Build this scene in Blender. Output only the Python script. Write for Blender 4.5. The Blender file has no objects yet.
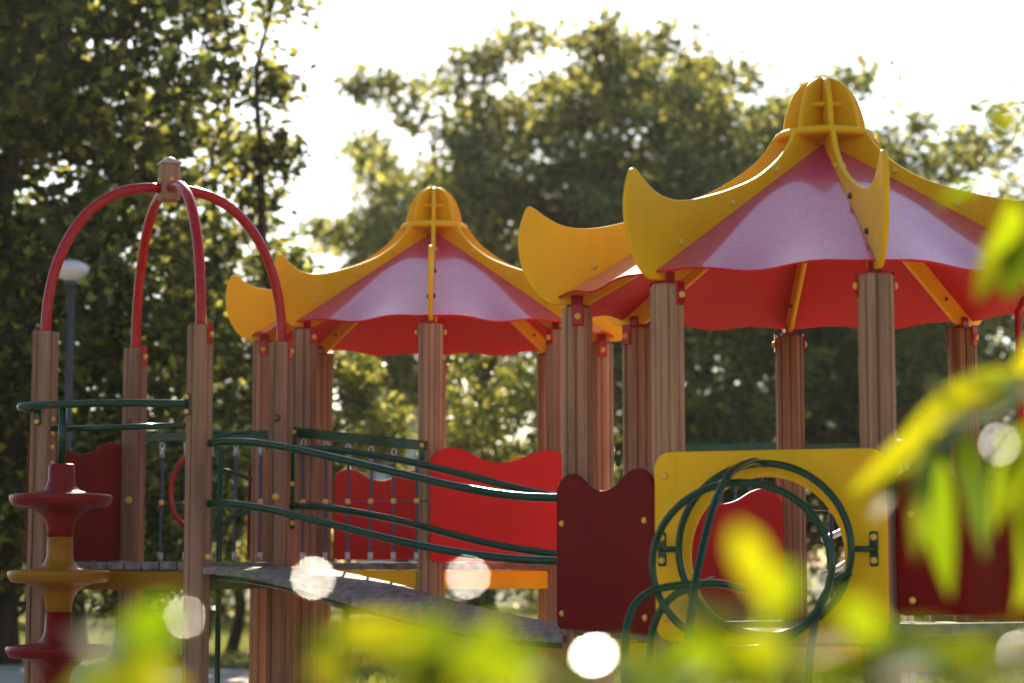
import bpy, math, random
import numpy as np
from mathutils import Vector, Matrix
random.seed(7)
RNG = np.random.default_rng(11)
PI = math.pi
VEIL_HAZE = 0.0002
scene = bpy.context.scene
COL = scene.collection
V = Vector

# ------------------------------------------------------------------ camera
F_PX, PITCH, CAMZ = 2100.0, 0.105, 1.05
cam_d = bpy.data.cameras.new("camera")
cam = bpy.data.objects.new("camera", cam_d)
COL.objects.link(cam)
cam.location = (0, 0, CAMZ)
cam.rotation_euler = (PI / 2 + PITCH, 0, 0)
cam_d.sensor_width = 36.0
cam_d.lens = F_PX * 36.0 / 1024.0
cam_d.clip_start = 0.05
cam_d.clip_end = 3000
cam_d.dof.use_dof = True
cam_d.dof.focus_distance = 10.9
cam_d.dof.aperture_fstop = 1.55
cam_d.dof.aperture_blades = 0
scene.camera = cam
CP, SP = math.cos(PITCH), math.sin(PITCH)


def at(x, y, d):
    """point of the place at depth d that the lens sees at pixel x, y"""
    u = (x - 512) / F_PX
    v = -(y - 341.5) / F_PX
    dx, dy, dz = u, CP - v * SP, SP + v * CP
    k = d / dy
    return V((dx * k, d, CAMZ + dz * k))


def on_wall(x, y, p, q):
    """point seen at pixel x, y on the upright plane through plan points p and q"""
    u = (x - 512) / F_PX
    v = -(y - 341.5) / F_PX
    dx, dy, dz = u, CP - v * SP, SP + v * CP
    ex, ey = q[0] - p[0], q[1] - p[1]
    # k*dx = px + s*ex ; k*dy = py + s*ey
    det = dx * (-ey) + ex * dy
    k = (p[0] * (-ey) + ex * p[1]) / det
    return V((dx * k, dy * k, CAMZ + dz * k))


# ------------------------------------------------------------------ materials
def new_mat(name):
    m = bpy.data.materials.new(name)
    m.use_nodes = True
    nt = m.node_tree
    b = nt.nodes["Principled BSDF"]
    return m, nt, b


def noise(nt, scale, detail=4, rough=0.55, vec=None):
    n = nt.nodes.new("ShaderNodeTexNoise")
    n.inputs["Scale"].default_value = scale
    n.inputs["Detail"].default_value = detail
    n.inputs["Roughness"].default_value = rough
    if vec is not None:
        nt.links.new(vec, n.inputs["Vector"])
    return n


def ramp(nt, src, stops):
    r = nt.nodes.new("ShaderNodeValToRGB")
    e = r.color_ramp.elements
    while len(e) < len(stops):
        e.new(0.5)
    for k, (p, c) in enumerate(stops):
        e[k].position = p
        e[k].color = c if len(c) == 4 else (*c, 1)
    nt.links.new(src, r.inputs["Fac"])
    return r


def obj_vec(nt, scale=(1, 1, 1)):
    t = nt.nodes.new("ShaderNodeTexCoord")
    mp = nt.nodes.new("ShaderNodeMapping")
    mp.inputs["Scale"].default_value = scale
    nt.links.new(t.outputs["Object"], mp.inputs["Vector"])
    return mp.outputs["Vector"]


def plastic(name, col, rough=0.32, var=0.12, bump=0.03, dirt=True, spec=0.22):
    m, nt, b = new_mat(name)
    b.inputs["Specular IOR Level"].default_value = spec
    v = obj_vec(nt)
    n = noise(nt, 3.1, 5, 0.6, v)
    c0 = tuple(c * (1 - var) for c in col)
    c1 = tuple(min(1, c * (1 + var * 0.6)) for c in col)
    r = ramp(nt, n.outputs["Fac"], [(0.35, c0), (0.65, c1)])
    src = r.outputs["Color"]
    if dirt:
        n3 = noise(nt, 17, 8, 0.7, v)
        r3 = ramp(nt, n3.outputs["Fac"], [(0.60, (0, 0, 0)), (0.78, (1, 1, 1))])
        mx = nt.nodes.new("ShaderNodeMixRGB")
        mul = nt.nodes.new("ShaderNodeMath"); mul.operation = 'MULTIPLY'; mul.inputs[1].default_value = 0.22
        nt.links.new(r3.outputs["Color"], mul.inputs[0])
        nt.links.new(mul.outputs[0], mx.inputs[0])
        nt.links.new(src, mx.inputs[1])
        mx.inputs[2].default_value = (*[c * 0.55 + 0.03 for c in col], 1)
        src = mx.outputs[0]
        n5 = noise(nt, 1.0, 6, 0.65, obj_vec(nt, (16, 16, 1.3)))
        r5 = ramp(nt, n5.outputs["Fac"], [(0.50, (0, 0, 0)), (0.80, (1, 1, 1))])
        mul5 = nt.nodes.new("ShaderNodeMath"); mul5.operation = 'MULTIPLY'; mul5.inputs[1].default_value = 0.30
        nt.links.new(r5.outputs["Color"], mul5.inputs[0])
        mx5 = nt.nodes.new("ShaderNodeMixRGB")
        nt.links.new(mul5.outputs[0], mx5.inputs[0]); nt.links.new(src, mx5.inputs[1])
        mx5.inputs[2].default_value = (*[c * 0.62 + 0.012 for c in col], 1)
        n6 = noise(nt, 1.0, 3, 0.5, obj_vec(nt, (9, 9, 60)))
        r6 = ramp(nt, n6.outputs["Fac"], [(0.70, (0, 0, 0)), (0.74, (1, 1, 1))])
        mul6 = nt.nodes.new("ShaderNodeMath"); mul6.operation = 'MULTIPLY'; mul6.inputs[1].default_value = 0.16
        nt.links.new(r6.outputs["Color"], mul6.inputs[0])
        mx6 = nt.nodes.new("ShaderNodeMixRGB")
        nt.links.new(mul6.outputs[0], mx6.inputs[0]); nt.links.new(mx5.outputs[0], mx6.inputs[1])
        mx6.inputs[2].default_value = (*[min(1, c * 0.8 + 0.12) for c in col], 1)
        src = mx6.outputs[0]
    nt.links.new(src, b.inputs["Base Color"])
    n2 = noise(nt, 38, 6, 0.65, v)
    rr = ramp(nt, n2.outputs["Fac"], [(0.3, (rough * 0.85,) * 3), (0.75, (min(1, rough * 1.45),) * 3)])
    nt.links.new(rr.outputs["Color"], b.inputs["Roughness"])
    bp = nt.nodes.new("ShaderNodeBump")
    bp.inputs["Strength"].default_value = bump
    bp.inputs["Distance"].default_value = 0.01
    n4 = noise(nt, 120, 3, 0.5, v)
    nt.links.new(n4.outputs["Fac"], bp.inputs["Height"])
    nt.links.new(bp.outputs["Normal"], b.inputs["Normal"])
    return m


def wood(name, dark, mid, light, axis=2, rough=0.72):
    m, nt, b = new_mat(name)
    s = [26, 26, 26]; s[axis] = 0.55
    v = obj_vec(nt, tuple(s))
    n = noise(nt, 1.0, 7, 0.62, v)
    r = ramp(nt, n.outputs["Fac"], [(0.30, dark), (0.5, mid), (0.72, light)])
    s2 = [3.0, 3.0, 3.0]; s2[axis] = 0.9
    n2 = noise(nt, 1.0, 4, 0.6, obj_vec(nt, tuple(s2)))
    r2 = ramp(nt, n2.outputs["Fac"], [(0.28, (0.58, 0.56, 0.56)), (0.5, (0.95, 0.93, 0.90)), (0.75, (1.12, 1.06, 0.98))])
    oi = nt.nodes.new("ShaderNodeObjectInfo")
    hs = nt.nodes.new("ShaderNodeHueSaturation")
    mr = nt.nodes.new("ShaderNodeMapRange")
    mr.inputs[3].default_value = 0.86; mr.inputs[4].default_value = 1.12
    nt.links.new(oi.outputs["Random"], mr.inputs[0])
    nt.links.new(mr.outputs[0], hs.inputs["Value"])
    mx = nt.nodes.new("ShaderNodeMixRGB"); mx.blend_type = 'MULTIPLY'; mx.inputs[0].default_value = 1
    nt.links.new(r.outputs["Color"], mx.inputs[1]); nt.links.new(r2.outputs["Color"], mx.inputs[2])
    nt.links.new(mx.outputs[0], hs.inputs["Color"])
    nt.links.new(hs.outputs["Color"], b.inputs["Base Color"])
    b.inputs["Roughness"].default_value = rough
    b.inputs["Specular IOR Level"].default_value = 0.3
    bp = nt.nodes.new("ShaderNodeBump"); bp.inputs["Strength"].default_value = 0.35
    bp.inputs["Distance"].default_value = 0.004
    nt.links.new(n.outputs["Fac"], bp.inputs["Height"])
    nt.links.new(bp.outputs["Normal"], b.inputs["Normal"])
    return m


def leaf_mat(name, stops, trans, tfac=0.45, rough=0.45, spec=0.4):
    m, nt, b = new_mat(name)
    g = nt.nodes.new("ShaderNodeNewGeometry")
    r = ramp(nt, g.outputs["Random Per Island"], stops)
    nt.links.new(r.outputs["Color"], b.inputs["Base Color"])
    b.inputs["Roughness"].default_value = rough
    b.inputs["Specular IOR Level"].default_value = spec
    t = nt.nodes.new("ShaderNodeBsdfTranslucent")
    r2 = ramp(nt, g.outputs["Random Per Island"], trans)
    nt.links.new(r2.outputs["Color"], t.inputs["Color"])
    ms = nt.nodes.new("ShaderNodeMixShader"); ms.inputs[0].default_value = tfac
    nt.links.new(b.outputs[0], ms.inputs[1]); nt.links.new(t.outputs[0], ms.inputs[2])
    nt.links.new(ms.outputs[0], nt.nodes["Material Output"].inputs["Surface"])
    return m


M = {}
M['roof_red'] = plastic('roof_lacquer', (0.56, 0.014, 0.095), 0.40, 0.06, 0.0, False, 0.5)  # lilac of the sky sheen is partly tinted into the red base
_b = M['roof_red'].node_tree.nodes["Principled BSDF"]
_b.inputs["Coat Weight"].default_value = 1.0; _b.inputs["Coat Roughness"].default_value = 0.11; _b.inputs["Coat IOR"].default_value = 1.54
M['roof_under'] = plastic('roof_underside', (0.60, 0.007, 0.010), 0.50, 0.06, 0.004, False, 0.15)
M['dark_red'] = plastic('maroon_board', (0.165, 0.002, 0.003), 0.45, 0.10, 0.01, True, 0.03)
M['red'] = plastic('red_board', (0.58, 0.005, 0.008), 0.40, 0.08, 0.02, True, 0.15)
M['pipe_red'] = plastic('red_paint', (0.40, 0.004, 0.006), 0.22, 0.08, 0.01, True, 0.25)
M['yellow'] = plastic('yellow_board', (0.86, 0.430, 0.002), 0.38, 0.06, 0.02, True, 0.14)
M['cap_yellow'] = plastic('bolt_cap', (0.75, 0.43, 0.07), 0.30, 0.05, 0.0, False)
M['dark_bolt'] = plastic('dark_bolt', (0.12, 0.06, 0.05), 0.35, 0.05, 0.0, False)
M['green'] = plastic('green_paint', (0.002, 0.040, 0.014), 0.13, 0.10, 0.004, False, 0.30)
M['spin_red'] = plastic('spinner_red', (0.19, 0.003, 0.004), 0.28, 0.10, 0.01, True, 0.14)
M['spin_yellow'] = plastic('spinner_yellow', (0.30, 0.115, 0.003), 0.30, 0.10, 0.01, True, 0.14)
M['rope'] = plastic('blue_rope', (0.075, 0.085, 0.15), 0.8, 0.15, 0.2, False)
M['steel'] = plastic('galvanised_steel', (0.45, 0.46, 0.48), 0.35, 0.1, 0.02, False)
M['steel'].node_tree.nodes["Principled BSDF"].inputs["Metallic"].default_value = 0.8
M['cap_tan'] = plastic('pale_cap', (0.42, 0.34, 0.28), 0.5, 0.1, 0.02, False)
M['white'] = plastic('white_paint', (0.75, 0.75, 0.72), 0.3, 0.05, 0.01)
M['post'] = wood('ribbed_timber', (0.21, 0.100, 0.055), (0.37, 0.185, 0.104), (0.48, 0.270, 0.165))
M['post_sq'] = wood('square_timber', (0.17, 0.080, 0.044), (0.32, 0.160, 0.090), (0.43, 0.240, 0.145))
M['plank'] = wood('grey_plank', (0.10, 0.078, 0.070), (0.20, 0.160, 0.145), (0.31, 0.255, 0.235), 1)
M['bark'] = wood('bark', (0.020, 0.014, 0.011), (0.045, 0.034, 0.027), (0.09, 0.07, 0.055), 2, 0.95)
M['tree_dark'] = leaf_mat('leaf_dark', [(0, (0.008, 0.015, 0.005)), (0.7, (0.03, 0.048, 0.010)), (1, (0.11, 0.13, 0.025))],
                          [(0, (0.02, 0.03, 0.004)), (0.60, (0.13, 0.16, 0.018)), (1, (1.0, 0.92, 0.16))], 0.46, 0.5, 0.2)
M['tree_grey'] = leaf_mat('leaf_grey', [(0, (0.036, 0.050, 0.020)), (1, (0.090, 0.110, 0.036))],
                          [(0, (0.10, 0.13, 0.03)), (0.5, (0.27, 0.30, 0.06)), (1, (0.80, 0.72, 0.15))], 0.46, 0.5, 0.2)  # grey lift of the lens veil is put into these leaf colours
M['tree_light'] = leaf_mat('leaf_light', [(0, (0.04, 0.07, 0.012)), (1, (0.10, 0.13, 0.02))],
                           [(0, (0.12, 0.15, 0.02)), (0.5, (0.26, 0.28, 0.035)), (1, (0.70, 0.60, 0.10))], 0.38, 0.5, 0.2)
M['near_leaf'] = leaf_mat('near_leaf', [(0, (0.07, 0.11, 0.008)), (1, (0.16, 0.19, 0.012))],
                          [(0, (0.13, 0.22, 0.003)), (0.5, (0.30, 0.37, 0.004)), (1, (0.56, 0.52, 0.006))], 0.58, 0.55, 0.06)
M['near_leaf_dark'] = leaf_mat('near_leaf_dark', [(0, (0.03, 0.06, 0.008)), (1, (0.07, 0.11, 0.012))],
                               [(0, (0.10, 0.17, 0.006)), (1, (0.28, 0.32, 0.010))], 0.45, 0.25, 0.5)  # copy of near_leaf with shade put into its colour
M['twig'] = plastic('twig', (0.16, 0.13, 0.04), 0.6, 0.2, 0.1, False)
M['grass'] = leaf_mat('grass_blade', [(0, (0.04, 0.06, 0.012)), (1, (0.10, 0.11, 0.03))],
                      [(0, (0.20, 0.25, 0.03)), (1, (0.45, 0.42, 0.10))], 0.4)


def ground_mat():
    m, nt, b = new_mat('grass_ground')
    v = obj_vec(nt)
    n = noise(nt, 0.9, 8, 0.65, v)
    r = ramp(nt, n.outputs["Fac"], [(0.30, (0.045, 0.055, 0.014)), (0.52, (0.10, 0.11, 0.03)), (0.70, (0.22, 0.18, 0.085))])
    nt.links.new(r.outputs["Color"], b.inputs["Base Color"])
    b.inputs["Roughness"].default_value = 0.95
    bp = nt.nodes.new("ShaderNodeBump"); bp.inputs["Distance"].default_value = 0.05
    n2 = noise(nt, 30, 6, 0.7, v)
    nt.links.new(n2.outputs["Fac"], bp.inputs["Height"]); nt.links.new(bp.outputs["Normal"], b.inputs["Normal"])
    return m


def path_mat():
    m, nt, b = new_mat('pale_paving')
    v = obj_vec(nt)
    n = noise(nt, 2.2, 8, 0.7, v)
    r = ramp(nt, n.outputs["Fac"], [(0.3, (0.30, 0.25, 0.19)), (0.7, (0.50, 0.43, 0.34))])
    nt.links.new(r.outputs["Color"], b.inputs["Base Color"])
    b.inputs["Roughness"].default_value = 0.85
    return m


def bounce_sand_mat():
    m, nt, b = new_mat('pale_bounce')
    n = noise(nt, 6, 8, 0.7, obj_vec(nt))
    r = ramp(nt, n.outputs["Fac"], [(0.3, (0.40, 0.32, 0.22)), (0.7, (0.54, 0.45, 0.33))])
    nt.links.new(r.outputs["Color"], b.inputs["Base Color"])
    b.inputs["Roughness"].default_value = 0.95
    return m


def facade_mat():
    m, nt, b = new_mat('pale_render')
    n = noise(nt, 0.6, 6, 0.6, obj_vec(nt))
    r = ramp(nt, n.outputs["Fac"], [(0.3, (0.36, 0.36, 0.37)), (0.7, (0.48, 0.47, 0.46))])
    nt.links.new(r.outputs["Color"], b.inputs["Base Color"])
    b.inputs["Roughness"].default_value = 0.9
    return m


M['ground'] = ground_mat()
M['path'] = path_mat()
M['bounce_sand'] = bounce_sand_mat()
M['facade'] = facade_mat()
M['glass'] = plastic('window_glass', (0.05, 0.06, 0.07), 0.08, 0.05, 0.0, False)
gm, gnt, gb = new_mat('lamp_globe')
gb.inputs["Base Color"].default_value = (0.75, 0.75, 0.73, 1); gb.inputs["Roughness"].default_value = 0.25
gb.inputs["Transmission Weight"].default_value = 0.25
M['globe'] = gm
M['grey_paint'] = plastic('grey_paint', (0.055, 0.055, 0.058), 0.5, 0.1, 0.02, False)


# ------------------------------------------------------------------ mesh helpers
def catmull(pts, n=6, closed=False):
    P = [V(p) if len(p) == 3 else V((p[0], p[1], 0)) for p in pts]
    out = []
    N = len(P)
    rng = range(N if closed else N - 1)
    for i in rng:
        if closed:
            p0, p1, p2, p3 = P[(i - 1) % N], P[i], P[(i + 1) % N], P[(i + 2) % N]
        else:
            p1, p2 = P[i], P[i + 1]
            p0 = P[i - 1] if i > 0 else p1 * 2 - p2
            p3 = P[i + 2] if i + 2 < N else p2 * 2 - p1
        for k in range(n):
            t = k / n
            out.append(0.5 * ((2 * p1) + (p2 - p0) * t + (2 * p0 - 5 * p1 + 4 * p2 - p3) * t * t + (3 * p1 - p0 - 3 * p2 + p3) * t ** 3))
    if not closed:
        out.append(P[-1])
    return out


class MB:
    def __init__(self):
        self.v = []; self.f = []; self.s = []

    def add(self, verts, faces, smooth=False):
        o = len(self.v)
        self.v += [V(p) for p in verts]
        for f in faces:
            self.f.append([i + o for i in f]); self.s.append(smooth)

    def box(self, O, U, W, N, ch=0.004):
        """box centred at O with half-extent vectors U, W, N and bevelled edges"""
        O, U, W, N = V(O), V(U), V(W), V(N)
        # plate made from rectangle in U,W of thickness 2|N|
        u, w = U.length, W.length
        c = min(ch, 0.3 * min(u, w))
        pts = [(-u + c, -w), (u - c, -w), (u, -w + c), (u, w - c), (u - c, w), (-u + c, w), (-u, w - c), (-u, -w + c)]
        self.plate(pts, O, U.normalized(), W.normalized(), 2 * N.length, c, N.normalized())

    def plate(self, pts, O, U, W, thick, ch=0.003, N=None):
        pts = [(p[0], p[1]) for p in pts]
        area = sum(pts[i][0] * pts[(i + 1) % len(pts)][1] - pts[(i + 1) % len(pts)][0] * pts[i][1] for i in range(len(pts)))
        if area < 0:
            pts = pts[::-1]
        n = len(pts)
        O, U, W = V(O), V(U), V(W)
        Nn = U.cross(W).normalized()
        ins = []
        for i in range(n):
            a, b, c = V(pts[i - 1]), V(pts[i]), V(pts[(i + 1) % n])
            e1 = (b - a).normalized() if (b - a).length > 1e-9 else V((1, 0))
            e2 = (c - b).normalized() if (c - b).length > 1e-9 else e1
            n1, n2 = V((-e1.y, e1.x)), V((-e2.y, e2.x))
            m = n1 + n2
            m = m / max(0.5, m.dot(n1)) if m.length > 1e-6 else n1
            ins.append(b + m * ch)
        t = thick / 2
        rings = []
        for src, h in ((ins, t), (pts, t - ch), (pts, -t + ch), (ins, -t)):
            rings.append([O + U * p[0] + W * p[1] + Nn * h for p in src])
        o = len(self.v)
        for r in rings:
            self.v += r
        self.f.append([o + i for i in range(n)]); self.s.append(False)
        self.f.append([o + 3 * n + i for i in range(n)][::-1]); self.s.append(False)
        for k in range(3):
            for i in range(n):
                j = (i + 1) % n
                self.f.append([o + k * n + i, o + (k + 1) * n + i, o + (k + 1) * n + j, o + k * n + j]); self.s.append(n > 20)

    def tube(self, path, r, seg=12, closed=False, caps=True):
        P = [V(p) for p in path]
        n = len(P)
        rad = r if isinstance(r, (list, tuple)) else [r] * n
        T = []
        for i in range(n):
            if closed:
                t = P[(i + 1) % n] - P[i - 1]
            else:
                t = P[min(i + 1, n - 1)] - P[max(i - 1, 0)]
            T.append(t.normalized())
        ref = V((0, 0, 1)) if abs(T[0].z) < 0.9 else V((1, 0, 0))
        nv = (ref - T[0] * ref.dot(T[0])).normalized()
        o = len(self.v)
        for i in range(n):
            nv = (nv - T[i] * nv.dot(T[i])).normalized()
            b = T[i].cross(nv)
            for k in range(seg):
                a = 2 * PI * k / seg
                self.v.append(P[i] + (nv * math.cos(a) + b * math.sin(a)) * rad[i])
        m = n if closed else n - 1
        for i in range(m):
            i2 = (i + 1) % n
            for k in range(seg):
                k2 = (k + 1) % seg
                self.f.append([o + i * seg + k, o + i * seg + k2, o + i2 * seg + k2, o + i2 * seg + k]); self.s.append(True)
        if caps and not closed:
            self.f.append([o + k for k in range(seg)][::-1]); self.s.append(False)
            self.f.append([o + (n - 1) * seg + k for k in range(seg)]); self.s.append(False)

    def lathe(self, prof, O, axis=V((0, 0, 1)), seg=32):
        """prof: (r, h) along axis"""
        O = V(O); axis = V(axis).normalized()
        ref = V((1, 0, 0)) if abs(axis.x) < 0.9 else V((0, 1, 0))
        u = (ref - axis * ref.dot(axis)).normalized(); w = axis.cross(u)
        o = len(self.v)
        for r, h in prof:
            for k in range(seg):
                a = 2 * PI * k / seg
                self.v.append(O + axis * h + (u * math.cos(a) + w * math.sin(a)) * r)
        for i in range(len(prof) - 1):
            for k in range(seg):
                k2 = (k + 1) % seg
                self.f.append([o + i * seg + k, o + i * seg + k2, o + (i + 1) * seg + k2, o + (i + 1) * seg + k]); self.s.append(True)
        self.f.append([o + k for k in range(seg)][::-1]); self.s.append(False)
        self.f.append([o + (len(prof) - 1) * seg + k for k in range(seg)]); self.s.append(False)

    def dome(self, O, N, r=0.016):
        self.lathe([(r * 1.0, 0), (r, r * 0.35), (r * 0.82, r * 0.72), (r * 0.45, r * 0.95), (r * 0.08, r * 1.0)], O, N, 12)

    def ball(self, O, r, seg=14):
        pr = [(max(r * math.sin(a), r * 0.02), -r * math.cos(a)) for a in [PI * i / 8 for i in range(9)]]
        self.lathe(pr, O, V((0, 0, 1)), seg)

    def build(self, name, mat, parent=None):
        me = bpy.data.meshes.new(name)
        off = V(parent.matrix_world.translation) if parent is not None else V((0, 0, 0))
        if parent is not None:
            off = V(WORLD.get(parent.name, (0, 0, 0)))
        me.from_pydata([p - off for p in self.v], [], self.f)
        me.polygons.foreach_set("use_smooth", self.s)
        me.materials.append(mat)
        me.validate(clean_customdata=False)
        me.update()
        o = bpy.data.objects.new(name, me)
        COL.objects.link(o)
        if parent is not None:
            o.parent = parent
        WORLD[o.name] = off
        return o


WORLD = {}


def thing(name, label, cat, loc, group=None):
    o = bpy.data.objects.new(name, None)
    o.empty_display_size = 0.2
    COL.objects.link(o)
    o.location = loc
    o['label'] = label; o['category'] = cat
    if group:
        o['group'] = group
    WORLD[o.name] = V(loc)
    return o


def tag(o, label=None, cat=None, group=None, kind=None):
    if label: o['label'] = label
    if cat: o['category'] = cat
    if group: o['group'] = group
    if kind: o['kind'] = kind
    return o


def bolt(parent, P, N, mat='cap_yellow', r=0.017):
    b = MB(); b.dome(P, N, r)
    return b.build('bolt', M[mat], parent)


Z = V((0, 0, 1))

# ------------------------------------------------------------------ ground
gb_ = MB()
nx, ny = 40, 60
xs = np.linspace(-1, 1, nx); xs = np.sign(xs) * np.abs(xs) ** 2 * 400
ys = np.linspace(0, 1, ny) ** 2.2 * 650 - 30
gv = []
for y in ys:
    for x in xs:
        h = 0.0
        if y > 14:
            h = 0.03 * math.sin(x * 0.7 + 1.3) * math.sin(y * 0.23) * min(1, (y - 14) / 10)
        gv.append((x, y, h))
gf = [[j * nx + i, j * nx + i + 1, (j + 1) * nx + i + 1, (j + 1) * nx + i] for j in range(ny - 1) for i in range(nx - 1)]
gb_.add(gv, gf, True)
tag(gb_.build('ground', M['ground']), kind='structure')
pb = MB()
pp = [(-14, 16.9), (-6, 17.2), (-3.2, 17.0), (-1.75, 17.4), (-1.55, 18.4), (-2.1, 19.6), (-3.4, 20.6), (-4.8, 23.5), (-7.5, 26.5), (-14, 27.5)]
pb.add([(x, y, .055) for x, y in pp], [list(range(len(pp)))])
tag(pb.build('path', M['path']), kind='structure')
sb = MB()  # unseen pale sheet added to bounce light up under the roofs
sb.add([(-9, 5.5, 0.045), (9, 5.5, 0.045), (9, 15.9, 0.045), (-9, 16.2, 0.045)], [[0, 1, 2, 3]])
tag(sb.build('bounce_sand', M['bounce_sand']), kind='structure')
# ------------------------------------------------------------------ sections
def post_section(w, kind):
    """closed outline of a timber post"""
    h = w / 2
    pts = []
    if kind == 'ribbed':          # octagonal post with two grooves on each broad face
        c = 0.30 * w
        g, gd = 0.007, 0.009
        side = [(-h + c, 0), (-0.055 * w - g - 0.0, 0), (-0.055 * w - g * 0.4, -gd), (-0.055 * w + g * 0.4, -gd), (-0.055 * w + g, 0),
                (0.10 * w, 0), (h - c, 0)]
        diag = [(0.5, 0.0)]
        for k in range(4):
            a = k * PI / 2
            ca, sa = math.cos(a), math.sin(a)
            for (t, d) in side:
                x, y = h + d, t
                pts.append((x * ca - y * sa, x * sa + y * ca))
            # chamfer with a groove half way
            p0 = V((h, h - c)); p1 = V((h - c, h))
            nn = V((0.7071, 0.7071))
            for (f, d) in ((0.40, 0), (0.46, -gd), (0.54, -gd), (0.60, 0)):
                q = p0.lerp(p1, f) + nn * d
                pts.append((q.x * ca - q.y * sa, q.x * sa + q.y * ca))
    else:                          # square post with eased corners and one groove a side
        c = 0.014
        g, gd = 0.006, 0.010
        side = [(-h + c, 0), (-0.16 * w - g, 0), (-0.16 * w - g * 0.4, -gd), (-0.16 * w + g * 0.4, -gd), (-0.16 * w + g, 0), (h - c, 0)]
        for k in range(4):
            a = k * PI / 2
            ca, sa = math.cos(a), math.sin(a)
            for (t, d) in side:
                x, y = h + d, t
                pts.append((x * ca - y * sa, x * sa + y * ca))
            q = V((h - c * 0.3, h - c * 0.3))
            pts.append((q.x * ca - q.y * sa, q.x * sa + q.y * ca))
    return pts


def post(parent, x, y, z0, z1, w, ang, kind, mat):
    b = MB()
    sec = post_section(w, kind)
    ca, sa = math.cos(ang), math.sin(ang)
    sec = [(p[0] * ca - p[1] * sa, p[0] * sa + p[1] * ca) for p in sec]
    n = len(sec)
    lv = [(1, z0), (1, z1 - 0.012), (0.90, z1)]
    vs = [(x + p[0] * s, y + p[1] * s, z) for s, z in lv for p in sec]
    fs = []
    for k in range(2):
        for i in range(n):
            j = (i + 1) % n
            fs.append([k * n + i, k * n + j, (k + 1) * n + j, (k + 1) * n + i])
    fs.append([2 * n + i for i in range(n)])
    b.add(vs, fs)
    return b.build('post', M[mat], parent)


HUMPS = [(0, .88), (.02, .93), (.07, .975), (.15, 1.0), (.25, .975), (.37, .905), (.5, .875), (.63, .905), (.75, .975), (.85, 1), (.93, .975), (.98, .93), (1, .88)]


def safety_panel(parent, p, q, out, z0, h, mat, off=0.09, ext=0.05, bolts=True, label=None, fr=0.02):
    """board with a double-humped top on the outer face of two posts"""
    p, q = V((p[0], p[1], 0)), V((q[0], q[1], 0))
    U = (q - p).normalized()
    n = V((out[0], out[1], 0)).normalized()
    O = p - U * ext + n * off + Z * z0
    w = (q - p).length + 2 * ext
    top = [(c.x * w, c.y * h) for c in catmull(HUMPS, 4)]
    r = 0.035
    bot = [(w, r), (w - r * .3, r * .3), (w - r, 0), (r, 0), (r * .3, r * .3), (0, r)]
    b = MB()
    b.plate(top + bot, O, U, Z, fr, 0.004)
    o = b.build('safety_panel', M[mat], parent)
    if label: o['label'] = label
    if bolts:
        for fu, fz in ((0.07, 0.68), (0.93, 0.68), (0.07, 0.1), (0.93, 0.1)):
            bolt(o, O + U * (w * fu) + Z * (h * fz) + n * (fr / 2), n, r=0.016)
    return o


def ring_of(C, R, a, k):
    t = a + k * PI / 4
    return V((C[0] + R * math.sin(t), C[1] - R * math.cos(t), 0))


# fin outline in units of the tower radius: (radius, height over post top)
FIN_TOP = [(.205, .690), (.25, .625), (.32, .558), (.45, .475), (.60, .412), (.75, .363), (.88, .330), (.98, .320), (1.06, .334), (1.12, .365),
           (1.165, .398), (1.19, .408), (1.208, .390), (1.228, .330), (1.235, .260), (1.222, .170), (1.19, .095), (1.145, .040), (1.10, .014)]
RIDGE0, RIDGE1 = (1.075, .045), (.03, .662)


def ridge_z(r):
    t = (r - RIDGE0[0]) / (RIDGE1[0] - RIDGE0[0])
    return RIDGE0[1] + t * (RIDGE1[1] - RIDGE0[1])


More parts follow.
